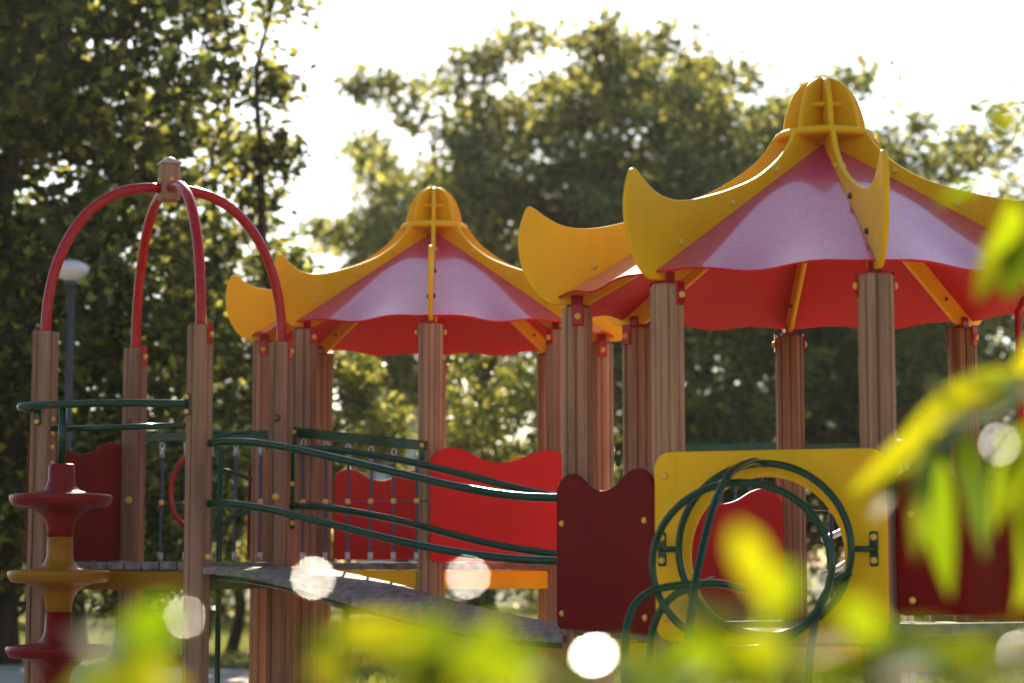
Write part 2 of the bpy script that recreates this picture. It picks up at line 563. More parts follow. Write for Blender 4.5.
def pavilion_roof(root, C, R, a, zt):
    for k in range(8):
        t = a + k * PI / 4
        rad = V((math.sin(t), -math.cos(t), 0))
        tang = V((math.cos(t), math.sin(t), 0))
        O = V((C[0], C[1], zt))
        top = [(p.x * R, p.y * R) for p in catmull(FIN_TOP, 5)]
        low = [(.95 * R, .014 * R), (.92 * R, .032 * R), (.10 * R, ridge_z(.10) * R - .105 * R), (.045 * R, ridge_z(.045) * R - .08 * R), (.045 * R, .60 * R), (.045 * R, .690 * R)]
        b = MB()
        b.plate(top + low, O, rad, Z, 0.026, 0.004)
        fin = b.build('roof_fin', M['yellow'], root)
        for s in (-1, 1):
            for r in (.34, .62, .93):
                mat = 'dark_bolt' if (k == 0 and r > .4) else 'cap_yellow'
                bolt(fin, O + rad * (R * r) + Z * (R * (ridge_z(r) + .035)) + tang * (s * 0.013), tang * s, mat, 0.016)
            r = .86
            bolt(fin, O + rad * (R * r) + Z * (R * (ridge_z(r) - .055)) + tang * (s * 0.013), tang * s, 'dark_bolt', 0.012)
    # roof boards between the fins
    nu, nr = 14, 10
    for k in range(8):
        t0 = a + k * PI / 4; t1 = t0 + PI / 4
        d0 = V((math.sin(t0), -math.cos(t0), 0)); d1 = V((math.sin(t1), -math.cos(t1), 0))
        n0 = V((math.cos(t0), math.sin(t0), 0)); n1 = V((-math.cos(t1), -math.sin(t1), 0))
        O = V((C[0], C[1], zt))
        grid = []
        for j in range(nr + 1):
            f = j / nr
            r = RIDGE1[0] + f * (RIDGE0[0] - RIDGE1[0])
            row = []
            A = O + d0 * (r * R) + n0 * 0.0145 * min(1, r * 5)
            B = O + d1 * (r * R) + n1 * 0.0145 * min(1, r * 5)
            for i in range(nu + 1):
                u = i / nu
                wav = 0.016 * R * math.sin(2 * PI * u * 1.5 + 0.4) * math.sin(PI * u) * f ** 7
                sag = -0.004 * R * math.sin(PI * u) * f
                p = A.lerp(B, u) + Z * (R * ridge_z(r) + wav + sag)
                p += (d0 + d1) * (0.012 * R * math.sin(PI * u) * f ** 4)
                row.append(p)
            grid.append(row)
        b = MB()
        top = [p for row in grid for p in row]
        nrm = ((grid[-1][-1] - grid[0][0]).cross(grid[-1][0] - grid[0][0])).normalized()
        if nrm.z < 0: nrm = -nrm
        bot = [p - nrm * 0.012 for p in top]
        w = nu + 1
        m = len(top)
        fs = []
        for j in range(nr):
            for i in range(nu):
                q = [j * w + i, j * w + i + 1, (j + 1) * w + i + 1, (j + 1) * w + i]
                fs.append(q[::-1]); fs.append([m + x for x in q])
        for i in range(nu):
            q = nr * w + i
            fs.append([q, q + 1, m + q + 1, m + q][::-1])
            fs.append([i, i + 1, m + i + 1, m + i])
        for j in range(nr):
            q = j * w
            fs.append([q, q + w, m + q + w, m + q])
            q = j * w + nu
            fs.append([q, q + w, m + q + w, m + q][::-1])
        b.add(top + bot, fs, True)
        o = b.build('roof_panel', M['roof_red'], root)
        o.data.materials.append(M['roof_under'])
        for pl_ in o.data.polygons:
            if pl_.normal.z < -0.3: pl_.material_index = 1
        md = o.modifiers.new('edge', 'EDGE_SPLIT'); md.split_angle = math.radians(40)
    # cap: crossed fins on a ring
    prof = [(.168, .000), (.163, .05), (.150, .10), (.128, .155), (.096, .20), (.055, .226), (.025, .236), (.012, .237)]
    for k in range(8):
        t = a + k * PI / 4
        rad = V((math.sin(t), -math.cos(t), 0))
        O = V((C[0], C[1], zt + .700 * R))
        pts = [(p.x * R, p.y * R) for p in catmull(prof, 4)] + [(.012 * R, 0)]
        b = MB(); b.plate(pts, O, rad, Z, 0.026, 0.005)
        b.build('cap_fin', M['yellow'], root)
    b = MB()
    b.lathe([(.05 * R, -.020), (.188 * R, -.020), (.198 * R, -.013), (.202 * R, .001), (.198 * R, .015), (.188 * R, .022), (.05 * R, .022)], V((C[0], C[1], zt + .690 * R)), Z, 40)
    b.build('cap_ring', M['yellow'], root)
    b = MB()
    b.lathe([(.02 * R, -.010), (.098 * R, -.010), (.100 * R, 0), (.098 * R, .010), (.02 * R, .010)], V((C[0], C[1], zt + .815 * R)), Z, 8)
    b.build('cap_disc', M['yellow'], root)


def pavilion(root, C, R, a, zt, zdeck, wpost=0.150):
    posts = []
    for k in range(8):
        p = ring_of(C, R, a, k)
        t = a + k * PI / 4
        o = post(root, p.x, p.y, -0.3, zt, wpost, t, 'ribbed', 'post')
        rad = V((math.sin(t), -math.cos(t), 0)); tang = V((math.cos(t), math.sin(t), 0))
        for s in (-1, 1):
            b = MB()
            b.box(V((p.x, p.y, zt - 0.042)) + tang * (s * (wpost / 2 + 0.004)), rad * 0.030, Z * 0.055, tang * 0.004, 0.006)
            br = b.build('bracket', M['pipe_red'], o)
            bb = MB(); bb.dome(V((p.x, p.y, zt - 0.05)) + tang * (s * (wpost / 2 + 0.008)), tang * s, 0.017)
            bb.build('bolt', M['cap_yellow'], o)
        b = MB()
        b.box(V((p.x, p.y, zt + 0.006)), rad * 0.055, tang * 0.045, Z * 0.005, 0.004)
        for s in (-1, 1):
            b.box(V((p.x, p.y, zt + 0.032)) + tang * (s * 0.020), rad * 0.030, Z * 0.030, tang * 0.004, 0.003)
        b.build('fin_shoe', M['pipe_red'], o)
        posts.append(p)
    pavilion_roof(root, C, R, a, zt)
    # deck of boards laid across, beams around
    b = MB()
    rr = R * math.cos(PI / 8) + 0.03
    ux = V((math.cos(a + PI / 8), math.sin(a + PI / 8), 0)); uy = V((-ux.y, ux.x, 0))
    nb = 17
    wdt = 2 * rr / nb
    half = rr * math.tan(PI / 8)
    for i in range(nb):
        c = -rr + (i + .5) * wdt
        ac = abs(c)
        L = rr if ac <= half else rr - (ac - half)
        b.box(V((C[0], C[1], zdeck - 0.02)) + uy * c, ux * L, uy * (wdt / 2 - 0.004), Z * 0.02, 0.003)
    b.build('deck', M['plank'], root)
    for k in range(8):
        p, q = ring_of(C, R, a, k), ring_of(C, R, a, k + 1)
        mid = (p + q) / 2
        U = (q - p).normalized()
        b = MB()
        b.box(V((mid.x, mid.y, zdeck - 0.105)), U * ((q - p).length / 2 - wpost / 2 - 0.004), Z * 0.055, V((U.y, -U.x, 0)) * 0.022, 0.004)
        b.build('beam', M['yellow'], root)
    return posts


def net_rail(root, p, q, zb0, zb1, zlow, n, out, zc=None, r=0.009, bar=(0.028, 0.012), brackets=True, ends=(0.05, 0.95)):
    """top bar between two posts with ropes hanging to the deck and a tie rope across"""
    p, q = V((p[0], p[1], 0)), V((q[0], q[1], 0))
    U = (q - p); nn = V((out[0], out[1], 0)).normalized()
    P0, P1 = p + Z * zb0 + nn * .02, q + Z * zb1 + nn * .02
    D = (P1 - P0)
    W = nn.cross(D).normalized()
    b = MB()
    b.box((P0 + P1) / 2, D / 2, W * bar[0], nn * bar[1], 0.004)
    rail = b.build('net_rail', M['green'], root)
    if zc is None: zc = (zlow + (zb0 + zb1) / 2) * .5
    tie = []
    for i in range(n):
        f = ends[0] + (ends[1] - ends[0]) * i / max(1, n - 1)
        pt = P0 + D * f
        x, y = pt.x, pt.y
        zt = pt.z - bar[0]
        b = MB()
        path = [(x + random.uniform(-.004, .004), y, zt + (zlow - zt) * s / 8) for s in range(1, 9)]
        b.tube([(x, y, zt - 0.055)] + path, r, 8)
        b.build('rope', M['rope'], rail)
        b = MB()
        b.tube([(x, y, zt - 0.05), (x, y, zt - 0.10)], r * 1.7, 8)
        b.build('rope_ferrule', M['steel'], rail)
        b = MB()
        ring = [(x + 0.014 * math.cos(s), y, zt - 0.030 + 0.022 * math.sin(s)) for s in [2 * PI * j / 12 for j in range(12)]]
        b.tube(ring, 0.005, 6, True)
        b.build('rope_shackle', M['steel'], rail)
        b = MB()
        b.tube([(x, y, zlow), (x, y, zlow + 0.05)], r * 1.7, 8)
        b.build('rope_ferrule', M['steel'], rail)
        b = MB(); b.ball(V((x, y, zc)), 0.019, 12)
        b.build('rope_connector', M['cap_yellow'], rail)
        tie.append((x, y, zc + 0.004 * (-1) ** i))
    tie = [p + Z * zc] + tie + [q + Z * zc]
    b = MB(); b.tube(tie, r * 0.45, 8)
    b.build('tie_rope', M['rope'], rail)
    if brackets:
        for P, s in ((P0, 1), (P1, -1)):
            b = MB()
            b.box(P + D.normalized() * (s * 0.022) - Z * 0.03 + nn * (bar[1] + .005), D.normalized() * 0.020, Z * 0.06, nn * 0.004, 0.004)
            b.build('rail_bracket', M['green'], rail)
            bolt(rail, P + D.normalized() * (s * 0.022) + nn * (bar[1] + .009), nn, r=0.014)
    return rail


# ------------------------------------------------------------------ right pavilion
RC, RR_, RA, RZT = (1.573, 10.409), 1.25, 0.020, CAMZ + 1.261
RDECK = CAMZ - 0.315
right = thing('playground_pavilion', 'larger nearer red and yellow roofed play pavilion with a yellow holed panel at right', 'play tower', (RC[0], RC[1], 0))
rp = pavilion(right, RC, RR_, RA, RZT, RDECK)
# rp: 0 A front, 7 B front left, 6 C left, 5 D back left, 4 E back, 3 F back right, 2 G, 1 H


def outn(C, p, q):
    m = (p + q) / 2
    return V((m.x - C[0], m.y - C[1], 0)).normalized()


A_, B_, C_, D_, E_, F_, G_, H_ = rp[0], rp[7], rp[6], rp[5], rp[4], rp[3], rp[2], rp[1]
# maroon board on the left front side, and on the right front side
n = outn(RC, C_, B_)
safety_panel(right, C_ + (B_ - C_) * .02, B_ + (B_ - C_) * .015, n, RDECK - 0.005, 0.75, 'dark_red', off=0.098, ext=0.035, label='dark maroon board with a wavy top')
n = outn(RC, A_, H_)
safety_panel(right, A_ , H_, n, RDECK + 0.09, 0.64, 'dark_red', off=0.098, ext=-0.02, label='dark maroon board right of the yellow panel')
n = outn(RC, D_, E_)
safety_panel(right, D_, E_, n, RDECK + 0.02, 0.70, 'red', off=-0.045, ext=-0.09, label='bright red board at the back of the pavilion')
n = outn(RC, E_, F_)
net_rail(right, E_, F_, RDECK + 0.945, RDECK + 0.945, RDECK + .0, 6, n, zc=RDECK + 0.60)
n = outn(RC, F_, G_)
safety_panel(right, F_, G_, n, RDECK + 0.02, 0.70, 'red', off=-0.045, ext=-0.09)
# sill under the right front board
U = (H_ - A_).normalized()
b = MB(); b.box((A_ + H_) / 2 + outn(RC, A_, H_) * 0.10 + Z * (RDECK + 0.03), U * 0.50, Z * 0.025, outn(RC, A_, H_) * 0.04, 0.005)
b.build('sill', M['plank'], right)

# yellow panel with the round hole
n = outn(RC, A_, B_)
U = (A_ - B_).normalized()
PL = on_wall(655, 500, (B_ + n * .095)[:2], (A_ + n * .095)[:2])
PR = on_wall(887, 500, (B_ + n * .095)[:2], (A_ + n * .095)[:2])
HC = on_wall(767, 556, (B_ + n * .095)[:2], (A_ + n * .095)[:2])
PT = on_wall(770, 450, (B_ + n * .095)[:2], (A_ + n * .095)[:2])
w = (PR - PL).length
uh = (HC - PL).dot(U); zh = HC.z
ztop = PT.z; zbot = RDECK - 0.03
PO = V((PL.x, PL.y, 0))
HR = 0.345


def holed_panel(PO, U, N, w, z0, z1, uh, zh, R, thick, seg=96):
    b = MB()
    rc = 0.075

    def border(ang):
        dx, dz = math.cos(ang), math.sin(ang)
        best = 1e9
        for (lim, comp) in ((w - uh, dx), (-uh, dx), (z1 - zh, dz), (z0 - zh, dz)):
            if abs(comp) > 1e-9:
                k = lim / comp
                if 0 < k < best: best = k
        x, z = uh + dx * best, zh + dz * best
        # rounded corners
        cx = min(max(x, rc), w - rc); cz = min(max(z, z0 + rc), z1 - rc)
        if (x < rc or x > w - rc) and (z < z0 + rc or z > z1 - rc):
            v = V((x - cx, z - cz))
            if v.length > rc:
                v = v.normalized() * rc
                x, z = cx + v.x, cz + v.y
        return x, z
    angs = [2 * PI * i / seg for i in range(seg)]
    for cxn, czn in ((w, z1), (0, z1), (0, z0), (w, z0)):
        angs += [math.atan2(czn - zh, cxn - uh) % (2 * PI) + e for e in np.linspace(-.12, .12, 9)]
    angs = sorted(set(round(x % (2 * PI), 5) for x in angs))
    n_ = len(angs)
    ch = 0.004
    outer = [border(x) for x in angs]
    inner = [(uh + R * math.cos(x), zh + R * math.sin(x)) for x in angs]
    oi = [(p[0] + (uh - p[0]) * .006, p[1] + (zh - p[1]) * .006) for p in outer]
    ii = [(uh + (R + ch) * math.cos(x), zh + (R + ch) * math.sin(x)) for x in angs]
    t = thick / 2
    rings = [(oi, t), (outer, t - ch), (outer, -t + ch), (oi, -t), (ii, -t), (inner, -t + ch), (inner, t - ch), (ii, t)]
    vs = []
    for pts, h in rings:
        vs += [PO + U * p[0] + Z * p[1] + N * h for p in pts]
    fs = []
    for k in range(8):
        k2 = (k + 1) % 8
        for i in range(n_):
            j = (i + 1) % n_
            fs.append([k * n_ + i, k2 * n_ + i, k2 * n_ + j, k * n_ + j][::-1])
    b.add(vs, fs)
    return b


hp = holed_panel(PO, U, n, w, zbot, ztop, uh, zh, HR, 0.02).build('crawl_panel', M['yellow'], right)
for fu, zz in ((.05, ztop - .11), (.95, ztop - .11), (.05, zbot + .1), (.95, zbot + .1)):
    bolt(hp, PO + U * (w * fu) + Z * zz + n * 0.01, n, r=0.016)

# green hoop climber in front of the hole
TR = 0.0165
hoop = thing('hoop_climber', 'dark green tubular hoop cage standing out from the round hole of the yellow panel', 'climbing frame', (HC.x + n.x * .4, HC.y + n.y * .4, 0))


def hoop_pts(u, z, off, ru, rz, seg=64, a0=0, a1=2 * PI, tilt=0.0):
    out = []
    for i in range(seg + (0 if abs(a1 - a0 - 2 * PI) < 1e-6 else 1)):
        t = a0 + (a1 - a0) * i / seg
        out.append(PO + U * (uh + u + ru * math.cos(t)) + Z * (zh + z + rz * math.sin(t)) + n * (off + tilt * math.sin(t)))
    return out


b = MB(); b.tube(hoop_pts(0.005, 0.03, 0.075, .385, .372), TR, 12, True); inner_hoop = b.build('hoop', M['green'], hoop)
for s in (-1, 1):
    b = MB()
    P = PO + U * (uh + .005 + s * .385) + Z * (zh + .03) + n * .075
    Q = PO + U * (uh + s * .475) + Z * (zh + .03) + n * .03
    b.tube([P, Q], 0.013, 10)
    b.box(PO + U * (uh + s * .475) + Z * (zh + .03) + n * .015, U * .019, Z * .075, n * .005, 0.008)
    br = b.build('hoop_bracket', M['green'], hoop)
    for dz in (-.05, .05):
        bolt(br, PO + U * (uh + s * .475) + Z * (zh + .03 + dz) + n * .02, n, r=0.015)
O1 = 0.46
b = MB(); b.tube(hoop_pts(0.005, -0.040, O1, .385, .345), TR, 12, True); b.build('hoop', M['green'], hoop)
arc = catmull([PO + U * (uh - .0) + Z * (zh + .40) + n * .08, PO + U * (uh - .01) + Z * (zh + .405) + n * .20,
               PO + U * (uh - .03) + Z * (zh + .345) + n * .47, PO + U * (uh - .045) + Z * (zh + .22) + n * .66,
               PO + U * (uh - .06) + Z * (zh + .03) + n * .80, PO + U * (uh - .075) + Z * (zh - .18) + n * .90,
               PO + U * (uh - .085) + Z * (zh - .38) + n * .95, PO + U * (uh - .09) + Z * (zh - .60) + n * .96, PO + U * (uh - .09) + Z * 0.0 + n * .96], 6)
b = MB(); b.tube(arc, TR, 12); b.build('hoop_spine', M['green'], hoop)
for (pts, d0, d1) in (([(624, 720), (625, 650), (629, 618), (641, 598), (662, 588), (694, 584), (722, 584), (745, 590)], 8.75, 8.95),
                      ([(648, 720), (650, 650), (656, 620), (668, 601), (684, 590), (715, 580)], 9.0, 8.98)):
    P = catmull([at(x, y, d0 + (d1 - d0) * i / (len(pts) - 1)) for i, (x, y) in enumerate(pts)], 6)
    P = [V((P[0].x, P[0].y, 0))] + P
    b = MB(); b.tube(P, TR, 12); b.build('foot_loop', M['green'], hoop)
P = catmull([at(x, y, 9.02) for (x, y) in ((806, 720), (812, 640), (822, 600), (838, 580), (851, 572))], 6)
P = [V((P[0].x, P[0].y, 0))] + P
b = MB(); b.tube(P, TR, 12); b.build('foot_loop', M['green'], hoop)

# red pole hanging at the right edge of the roof
b = MB(); P = at(1018, 312, 10.2); b.tube([P + V((.10, .0, .12)), P + V((.03, 0, .06)), P, V((P.x, P.y, P.z - .2)), V((P.x, P.y, RDECK))], 0.018, 12); b.build('slide_pole', M['pipe_red'], right)

# bent sunlit ladder behind the pavilion
bl = thing('arched_ladder', 'pale steel arched ladder behind the larger pavilion, seen through the round hole', 'ladder', (1.95, 12.4, 0))
for dx in (0.0, 0.42):
    P = catmull([at(826, 497, 12.2) + V((dx * .3, dx, 0)), at(842, 491, 12.25) + V((dx * .3, dx, 0)), at(862, 470, 12.3) + V((dx * .3, dx, 0)), at(885, 440, 12.4) + V((dx * .3, dx, .0)), at(900, 470, 12.9) + V((dx * .3, dx, 0)), at(905, 700, 13.4) + V((dx * .3, dx, 0))], 6)
    P = P + [V((P[-1].x, P[-1].y, -.05))]
    b = MB(); b.tube(P, 0.018, 12); b.build('side_rail', M['steel'], bl)
for (y0) in (540, 575, 605):
    P = catmull([at(822, y0, 12.2), at(842, y0 - 9, 12.25), at(866, y0 - 30, 12.3), at(890, y0 - 62, 12.4)], 6)
    b = MB(); b.tube(P, 0.018, 12); b.build('rung', M['steel'], bl)

# ------------------------------------------------------------------ middle pavilion
MC, MR, MA, MZT = (-0.526, 14.0), 1.129, 0.022, CAMZ + 1.463
MDECK = CAMZ + 0.0
mid = thing('playground_pavilion', 'smaller red and yellow roofed play pavilion farther back with a rope net side', 'play tower', (MC[0], MC[1], 0))
mp = pavilion(mid, MC, MR, MA, MZT, MDECK)
a_, b_, c_, d_, e_, f_, g_, h_ = mp[0], mp[7], mp[6], mp[5], mp[4], mp[3], mp[2], mp[1]
n = outn(MC, a_, h_)
safety_panel(mid, a_, h_ - (h_ - a_) * .015, n, MDECK + .005, 0.695, 'red', off=0.098, ext=0.04, label='bright red board facing the bridge')
n = outn(MC, d_, e_)
safety_panel(mid, d_, e_, n, MDECK + .02, 0.64, 'red', off=-0.03, ext=-0.085)
n = outn(MC, e_, f_)
safety_panel(mid, e_, f_, n, MDECK + .02, 0.735, 'yellow', off=-0.03, ext=-0.085, label='yellow board at the back')
n = outn(MC, f_, g_)
safety_panel(mid, f_, g_, n, MDECK + .02, 0.64, 'red', off=-0.03, ext=-0.085)
n = outn(MC, c_, d_)
safety_panel(mid, c_, d_, n, MDECK + .02, 0.68, 'dark_red', off=0.09, ext=0.03)
n = outn(MC, a_, b_)
qa, qb = on_wall(294, 432, (b_ + n * .09)[:2], (a_ + n * .09)[:2]), on_wall(428, 446, (b_ + n * .09)[:2], (a_ + n * .09)[:2])
net_rail(mid, (qa.x, qa.y), (qb.x, qb.y), qa.z, qb.z, MDECK + .015, 6, n, zc=MDECK + 0.375, bar=(0.030, 0.014), ends=(.085, .93))
# red brackets on the yellow beam
Um = (h_ - a_).normalized(); n = outn(MC, a_, h_)

# ------------------------------------------------------------------ left tower with the pipe dome
LC, LS, LA, LZT = (-2.085, 12.6), 0.728, 0.431, CAMZ + 1.352
LDECK = CAMZ + 0.005
left = thing('dome_tower', 'square timber play tower at left crowned by four bent red pipes', 'play tower', (LC[0], LC[1], 0))
lp = []
WP = 0.118
for k in range(4):
    t = LA - k * PI / 2
    p = V((LC[0] + LS * math.sin(t), LC[1] - LS * math.cos(t), 0))
    o = post(left, p.x, p.y, -0.3, LZT, WP, t + PI / 4, 'square', 'post_sq')
    rad = V((math.sin(t), -math.cos(t), 0))
    for s in (1,):
        # red pipe foot plate on the outer faces near the top
        nn = Matrix.Rotation(PI / 4, 3, 'Z') @ rad
        if k == 1 or k == 3: nn = Matrix.Rotation(-PI / 4, 3, 'Z') @ rad
        if k == 2: nn = V((-nn.x, -nn.y, 0))
        tg = V((-nn.y, nn.x, 0))
        b = MB(); b.box(V((p.x, p.y, LZT - .045)) + nn * (WP / 2 + .004), tg * .034, Z * .062, nn * .004, .006)
        b.build('bracket', M['pipe_red'], o)
        bb = MB(); bb.dome(V((p.x, p.y, LZT - .055)) + nn * (WP / 2 + .008), nn, .017); bb.build('bolt', M['cap_yellow'], o)
    for zb in (LDECK + .35,):
        nn = V((-.36, -.93, 0)).normalized()
        if k in (0, 3):
            pass
    lp.append(p)
P0, P1, P2, P3 = lp
# dome pipes
ztop = at(170, 189, 12.6).z
for k in range(4):
    t = LA - k * PI / 2
    rad = V((math.sin(t), -math.cos(t), 0))
    path = []
    a0 = LS; bh = ztop - LZT
    for i in range(33):
        th = (PI / 2) * i / 32
        x = .055 + (a0 - .055) * (max(0, math.cos(th)) ** (2 / 2.35))
        zz = LZT + .02 + (bh - .02) * (max(0, math.sin(th)) ** (2 / 2.0))
        path.append(V((LC[0], LC[1], 0)) + rad * x + Z * zz)
    path = [V((LC[0], LC[1], LZT - .05)) + rad * LS] + path
    b = MB(); b.tube(path, 0.031, 16); b.build('dome_pipe', M['pipe_red'], left)
kb = LA + PI / 4
b = MB()
zb0, zb1 = at(170, 201, 12.6).z, at(170, 165, 12.6).z
ux = V((math.cos(LA), math.sin(LA), 0)); uy = V((-ux.y, ux.x, 0))
b.box(V((LC[0], LC[1], (zb0 + zb1) / 2)), ux * .056, uy * .056, Z * ((zb1 - zb0) / 2), .006)
blk = b.build('dome_hub', M['post_sq'], left)
b = MB()
hh = at(170, 157, 12.6).z
b.box(V((LC[0], LC[1], zb1 + .009)), ux * .062, uy * .062, Z * .008, .004)
b.lathe([(.062, .016), (.03, hh - zb1 - .006), (.008, hh - zb1)], V((LC[0], LC[1], zb1)), Z, 4)
b.build('hub_cap', M['cap_tan'], blk)
for t in (LA, LA - PI / 2, LA + PI / 2, LA + PI):
    rad = V((math.sin(t), -math.cos(t), 0)); tg = V((-rad.y, rad.x, 0))
    for dz in (-.02, .055):
        pass
    for dz in (.030, .085):
        bolt(blk, V((LC[0], LC[1], zb0 + .07 + dz - .03)) + rad * .056, rad, r=.015)
# deck, beams
b = MB()
e1 = (P3 - P0).normalized(); e0 = (P1 - P0).normalized()
side = (P1 - P0).length
nb = 9
for i in range(nb):
    f = (i + .5) / nb
    c = P0 + e0 * (side * f) + e1 * (side / 2)
    b.box(c + Z * (LDECK - .022), e1 * (side / 2 + .03), e0 * (side / nb / 2 - .004), Z * .022, .004)
b.build('deck', M['plank'], left)
for (p, q, mt) in ((P0, P1, 'spin_yellow'), (P1, P2, 'spin_yellow'), (P2, P3, 'spin_yellow'), (P3, P0, 'green')):  # shade on the beams is put into their darker yellow
    u = (q - p).normalized(); nn = V((u.y, -u.x, 0))
    b = MB(); b.box((p + q) / 2 + Z * (LDECK - .105), u * (side / 2 - WP / 2 - .003), Z * .052, nn * .022, .004)
    b.build('beam', M[mt], left)
# maroon board on the left side
nL = V((-(P2 - P1).normalized().y, (P2 - P1).normalized().x, 0))
if nL.dot(V((LC[0], LC[1], 0)) - P1) > 0: nL = -nL
pa, pb_ = on_wall(70, 500, P1[:2], P2[:2]), on_wall(123, 500, P1[:2], P2[:2])
safety_panel(left, P1, P2, nL, LDECK + .01, 0.735, 'dark_red', off=0.074, ext=0.04, bolts=False)
# net on the back side
u = (P3 - P2).normalized(); nB = V((-u.y, u.x, 0))
if nB.dot(V((LC[0], LC[1], 0)) - P2) > 0: nB = -nB
za = on_wall(160, 437, P2[:2], P3[:2]).z
net_rail(left, P2 + u * .08, P3 - u * .08, za, za, LDECK + .01, 5, nB, zc=LDECK + .37, bar=(.028, .012), ends=(.13, .93))
# red grip ring
P = at(189, 492, 12.7)
ring = [P + u * (.125 * math.cos(s)) + Z * (.20 * math.sin(s)) for s in [2 * PI * i / 40 for i in range(40)]]
b = MB(); b.tube(ring, .017, 10, True)
b.tube([P + Z * .20, V((P.x, P.y, za))], .012, 8)
b.build('grip_ring', M['pipe_red'], left)
# front hand rail: U-shaped, from post P0 round to post P1
nF = V((-(P1 - P0).normalized().y, (P1 - P0).normalized().x, 0))
if nF.dot(V((LC[0], LC[1], 0)) - P0) > 0: nF = -nF
zr = at(100, 403, 11.8).z
m_ = (P0 + P1) / 2
U_pts = [P0 - V((.05, 0, 0)) + nF * .075, P0 + e0 * .08 + nF * .12, P0 + e0 * .20 + nF * .20, P0 + e0 * .36 + nF * .27, m_ + nF * .30 + e0 * .05, m_ + e0 * .26 + nF * .30, P1 + nF * .26 - e0 * .03,
         P1 + nF * .18 + e0 * .03, P1 + nF * .11 + e0 * .04, P1 + nF * .07 + e0 * .0]
path = catmull([V((p.x, p.y, zr)) for p in U_pts], 6)
b = MB(); b.tube(path, .0225, 14)
hr = b.build('hand_rail', M['green'], left)
for p, e in ((P0, -1), (P1, 1)):
    bx = V((p.x, p.y, zr)) + nF * (WP / 2 + .005) + e0 * (.045 if e < 0 else -.0)
    b = MB(); b.box(bx - Z * (.0 if e < 0 else .035), e0 * .022, Z * .062, nF * .005, .008); br = b.build('rail_bracket', M['green'], hr)
    for dz in (-.042, .042):
        bolt(hr, bx + Z * (dz - (0 if e < 0 else .035)) + nF * .005, nF, r=.016)
zb = at(120, 427, 12.1).z
b = MB(); b.tube([P1 - e0 * .06 + Z * zb, P0 + e0 * .06 + Z * zb], .0175, 12); b.build('cross_bar', M['green'], left)
# knobs and bolts on posts
for p, x, y, mt in ((P3, 277, 418, 'dark_bolt'), (P3, 276, 497, 'cap_yellow'), (P2, 129, 500, 'cap_yellow'), (P2, 129, 422, 'dark_bolt')):
    nn = V((.93 * 0 + e1.x * 0 - nB.x, -nB.y, 0))
    q = on_wall(x, y, (p + nn * (WP / 2))[:2], (p + nn * (WP / 2) + u)[:2])
    bolt(left, q, nn, mt, .024)
# knobs on post P1's right face (small grips)
for y in (419, 433, 447, 463):
    q = V((P1.x, P1.y, at(50, y, 12.25).z)) - e0 * (WP / 2)
    bolt(left, q, -e0, 'cap_yellow', .016)

# spinner climbing pole in front
SD = 11.93
sc = at(61, 500, SD)
zs = lambda y: at(61, y, SD).z
k_ = SD / F_PX


def spin_profile(rows):
    return [(r * k_, zs(y)) for (y, r) in rows][::-1]


spin = thing('spinner_pole', 'red and yellow stacked disc climbing pole hung under the green hand rail at left', 'climbing pole', (sc.x, sc.y, 0))
O = V((sc.x, sc.y, 0))
disc = [(0, 30), (.8, 47), (1.4, 49.3), (3, 50.6), (6.5, 50.4), (11.5, 47.8), (13.0, 45.5), (14, 34), (17, 25), (22, 18.5), (29, 14.5), (36, 13)]
rows1 = [(464, 11.5), (465.5, 13), (480, 13.2), (486, 15), (490.5, 19), (493.5, 30)] + [(493.5 + y, r) for y, r in disc[1:]] + [(537, 12.6)]
b = MB(); b.lathe(spin_profile(rows1), O, Z, 28); b.build('disc_step', M['spin_red'], spin)
rows2 = [(537, 12.6), (556, 13), (562, 15), (566.5, 19), (569.5, 30)] + [(569.5 + y, r) for y, r in disc[1:]] + [(612, 12.8)]
b = MB(); b.lathe(spin_profile(rows2), O, Z, 28); b.build('disc_step', M['spin_yellow'], spin)
rows3 = [(612, 12.8), (630, 13.2), (637, 15), (641.5, 19.5), (644.5, 30)] + [(644.5 + y, r) for y, r in disc[1:]] + [(690, 13)]
b = MB(); b.lathe(spin_profile(rows3), O, Z, 28); b.build('disc_step', M['spin_red'], spin)
b = MB(); b.lathe([(13 * k_, -.1), (13 * k_, zs(690))], O, Z, 28); b.build('base_sleeve', M['spin_yellow'], spin)
b = MB(); b.tube([V((sc.x, sc.y, zs(466))), V((sc.x, sc.y, zr))], .0245, 14); b.build('centre_pole', M['green'], spin)

# green climbing pole with side bars behind the left tower's front right post
gp = at(219, 560, 12.55)
b = MB(); b.tube([V((gp.x, gp.y, -.1)), V((gp.x, gp.y, at(219, 447, 12.55).z))], .017, 12)
gpo = b.build('climbing_pole', M['green'], left)
for (x0, y0, x1, y1) in ((214, 438, 250, 432), (222, 470, 252, 480), (222, 524, 250, 511)):
    b = MB(); b.tube(catmull([at(x0, y0, 12.55), at((x0 + x1) / 2, (y0 + y1) / 2 - 1.5, 12.58), at(x1, y1, 12.62)], 5), .013, 10); b.build('rung', M['green'], gpo)

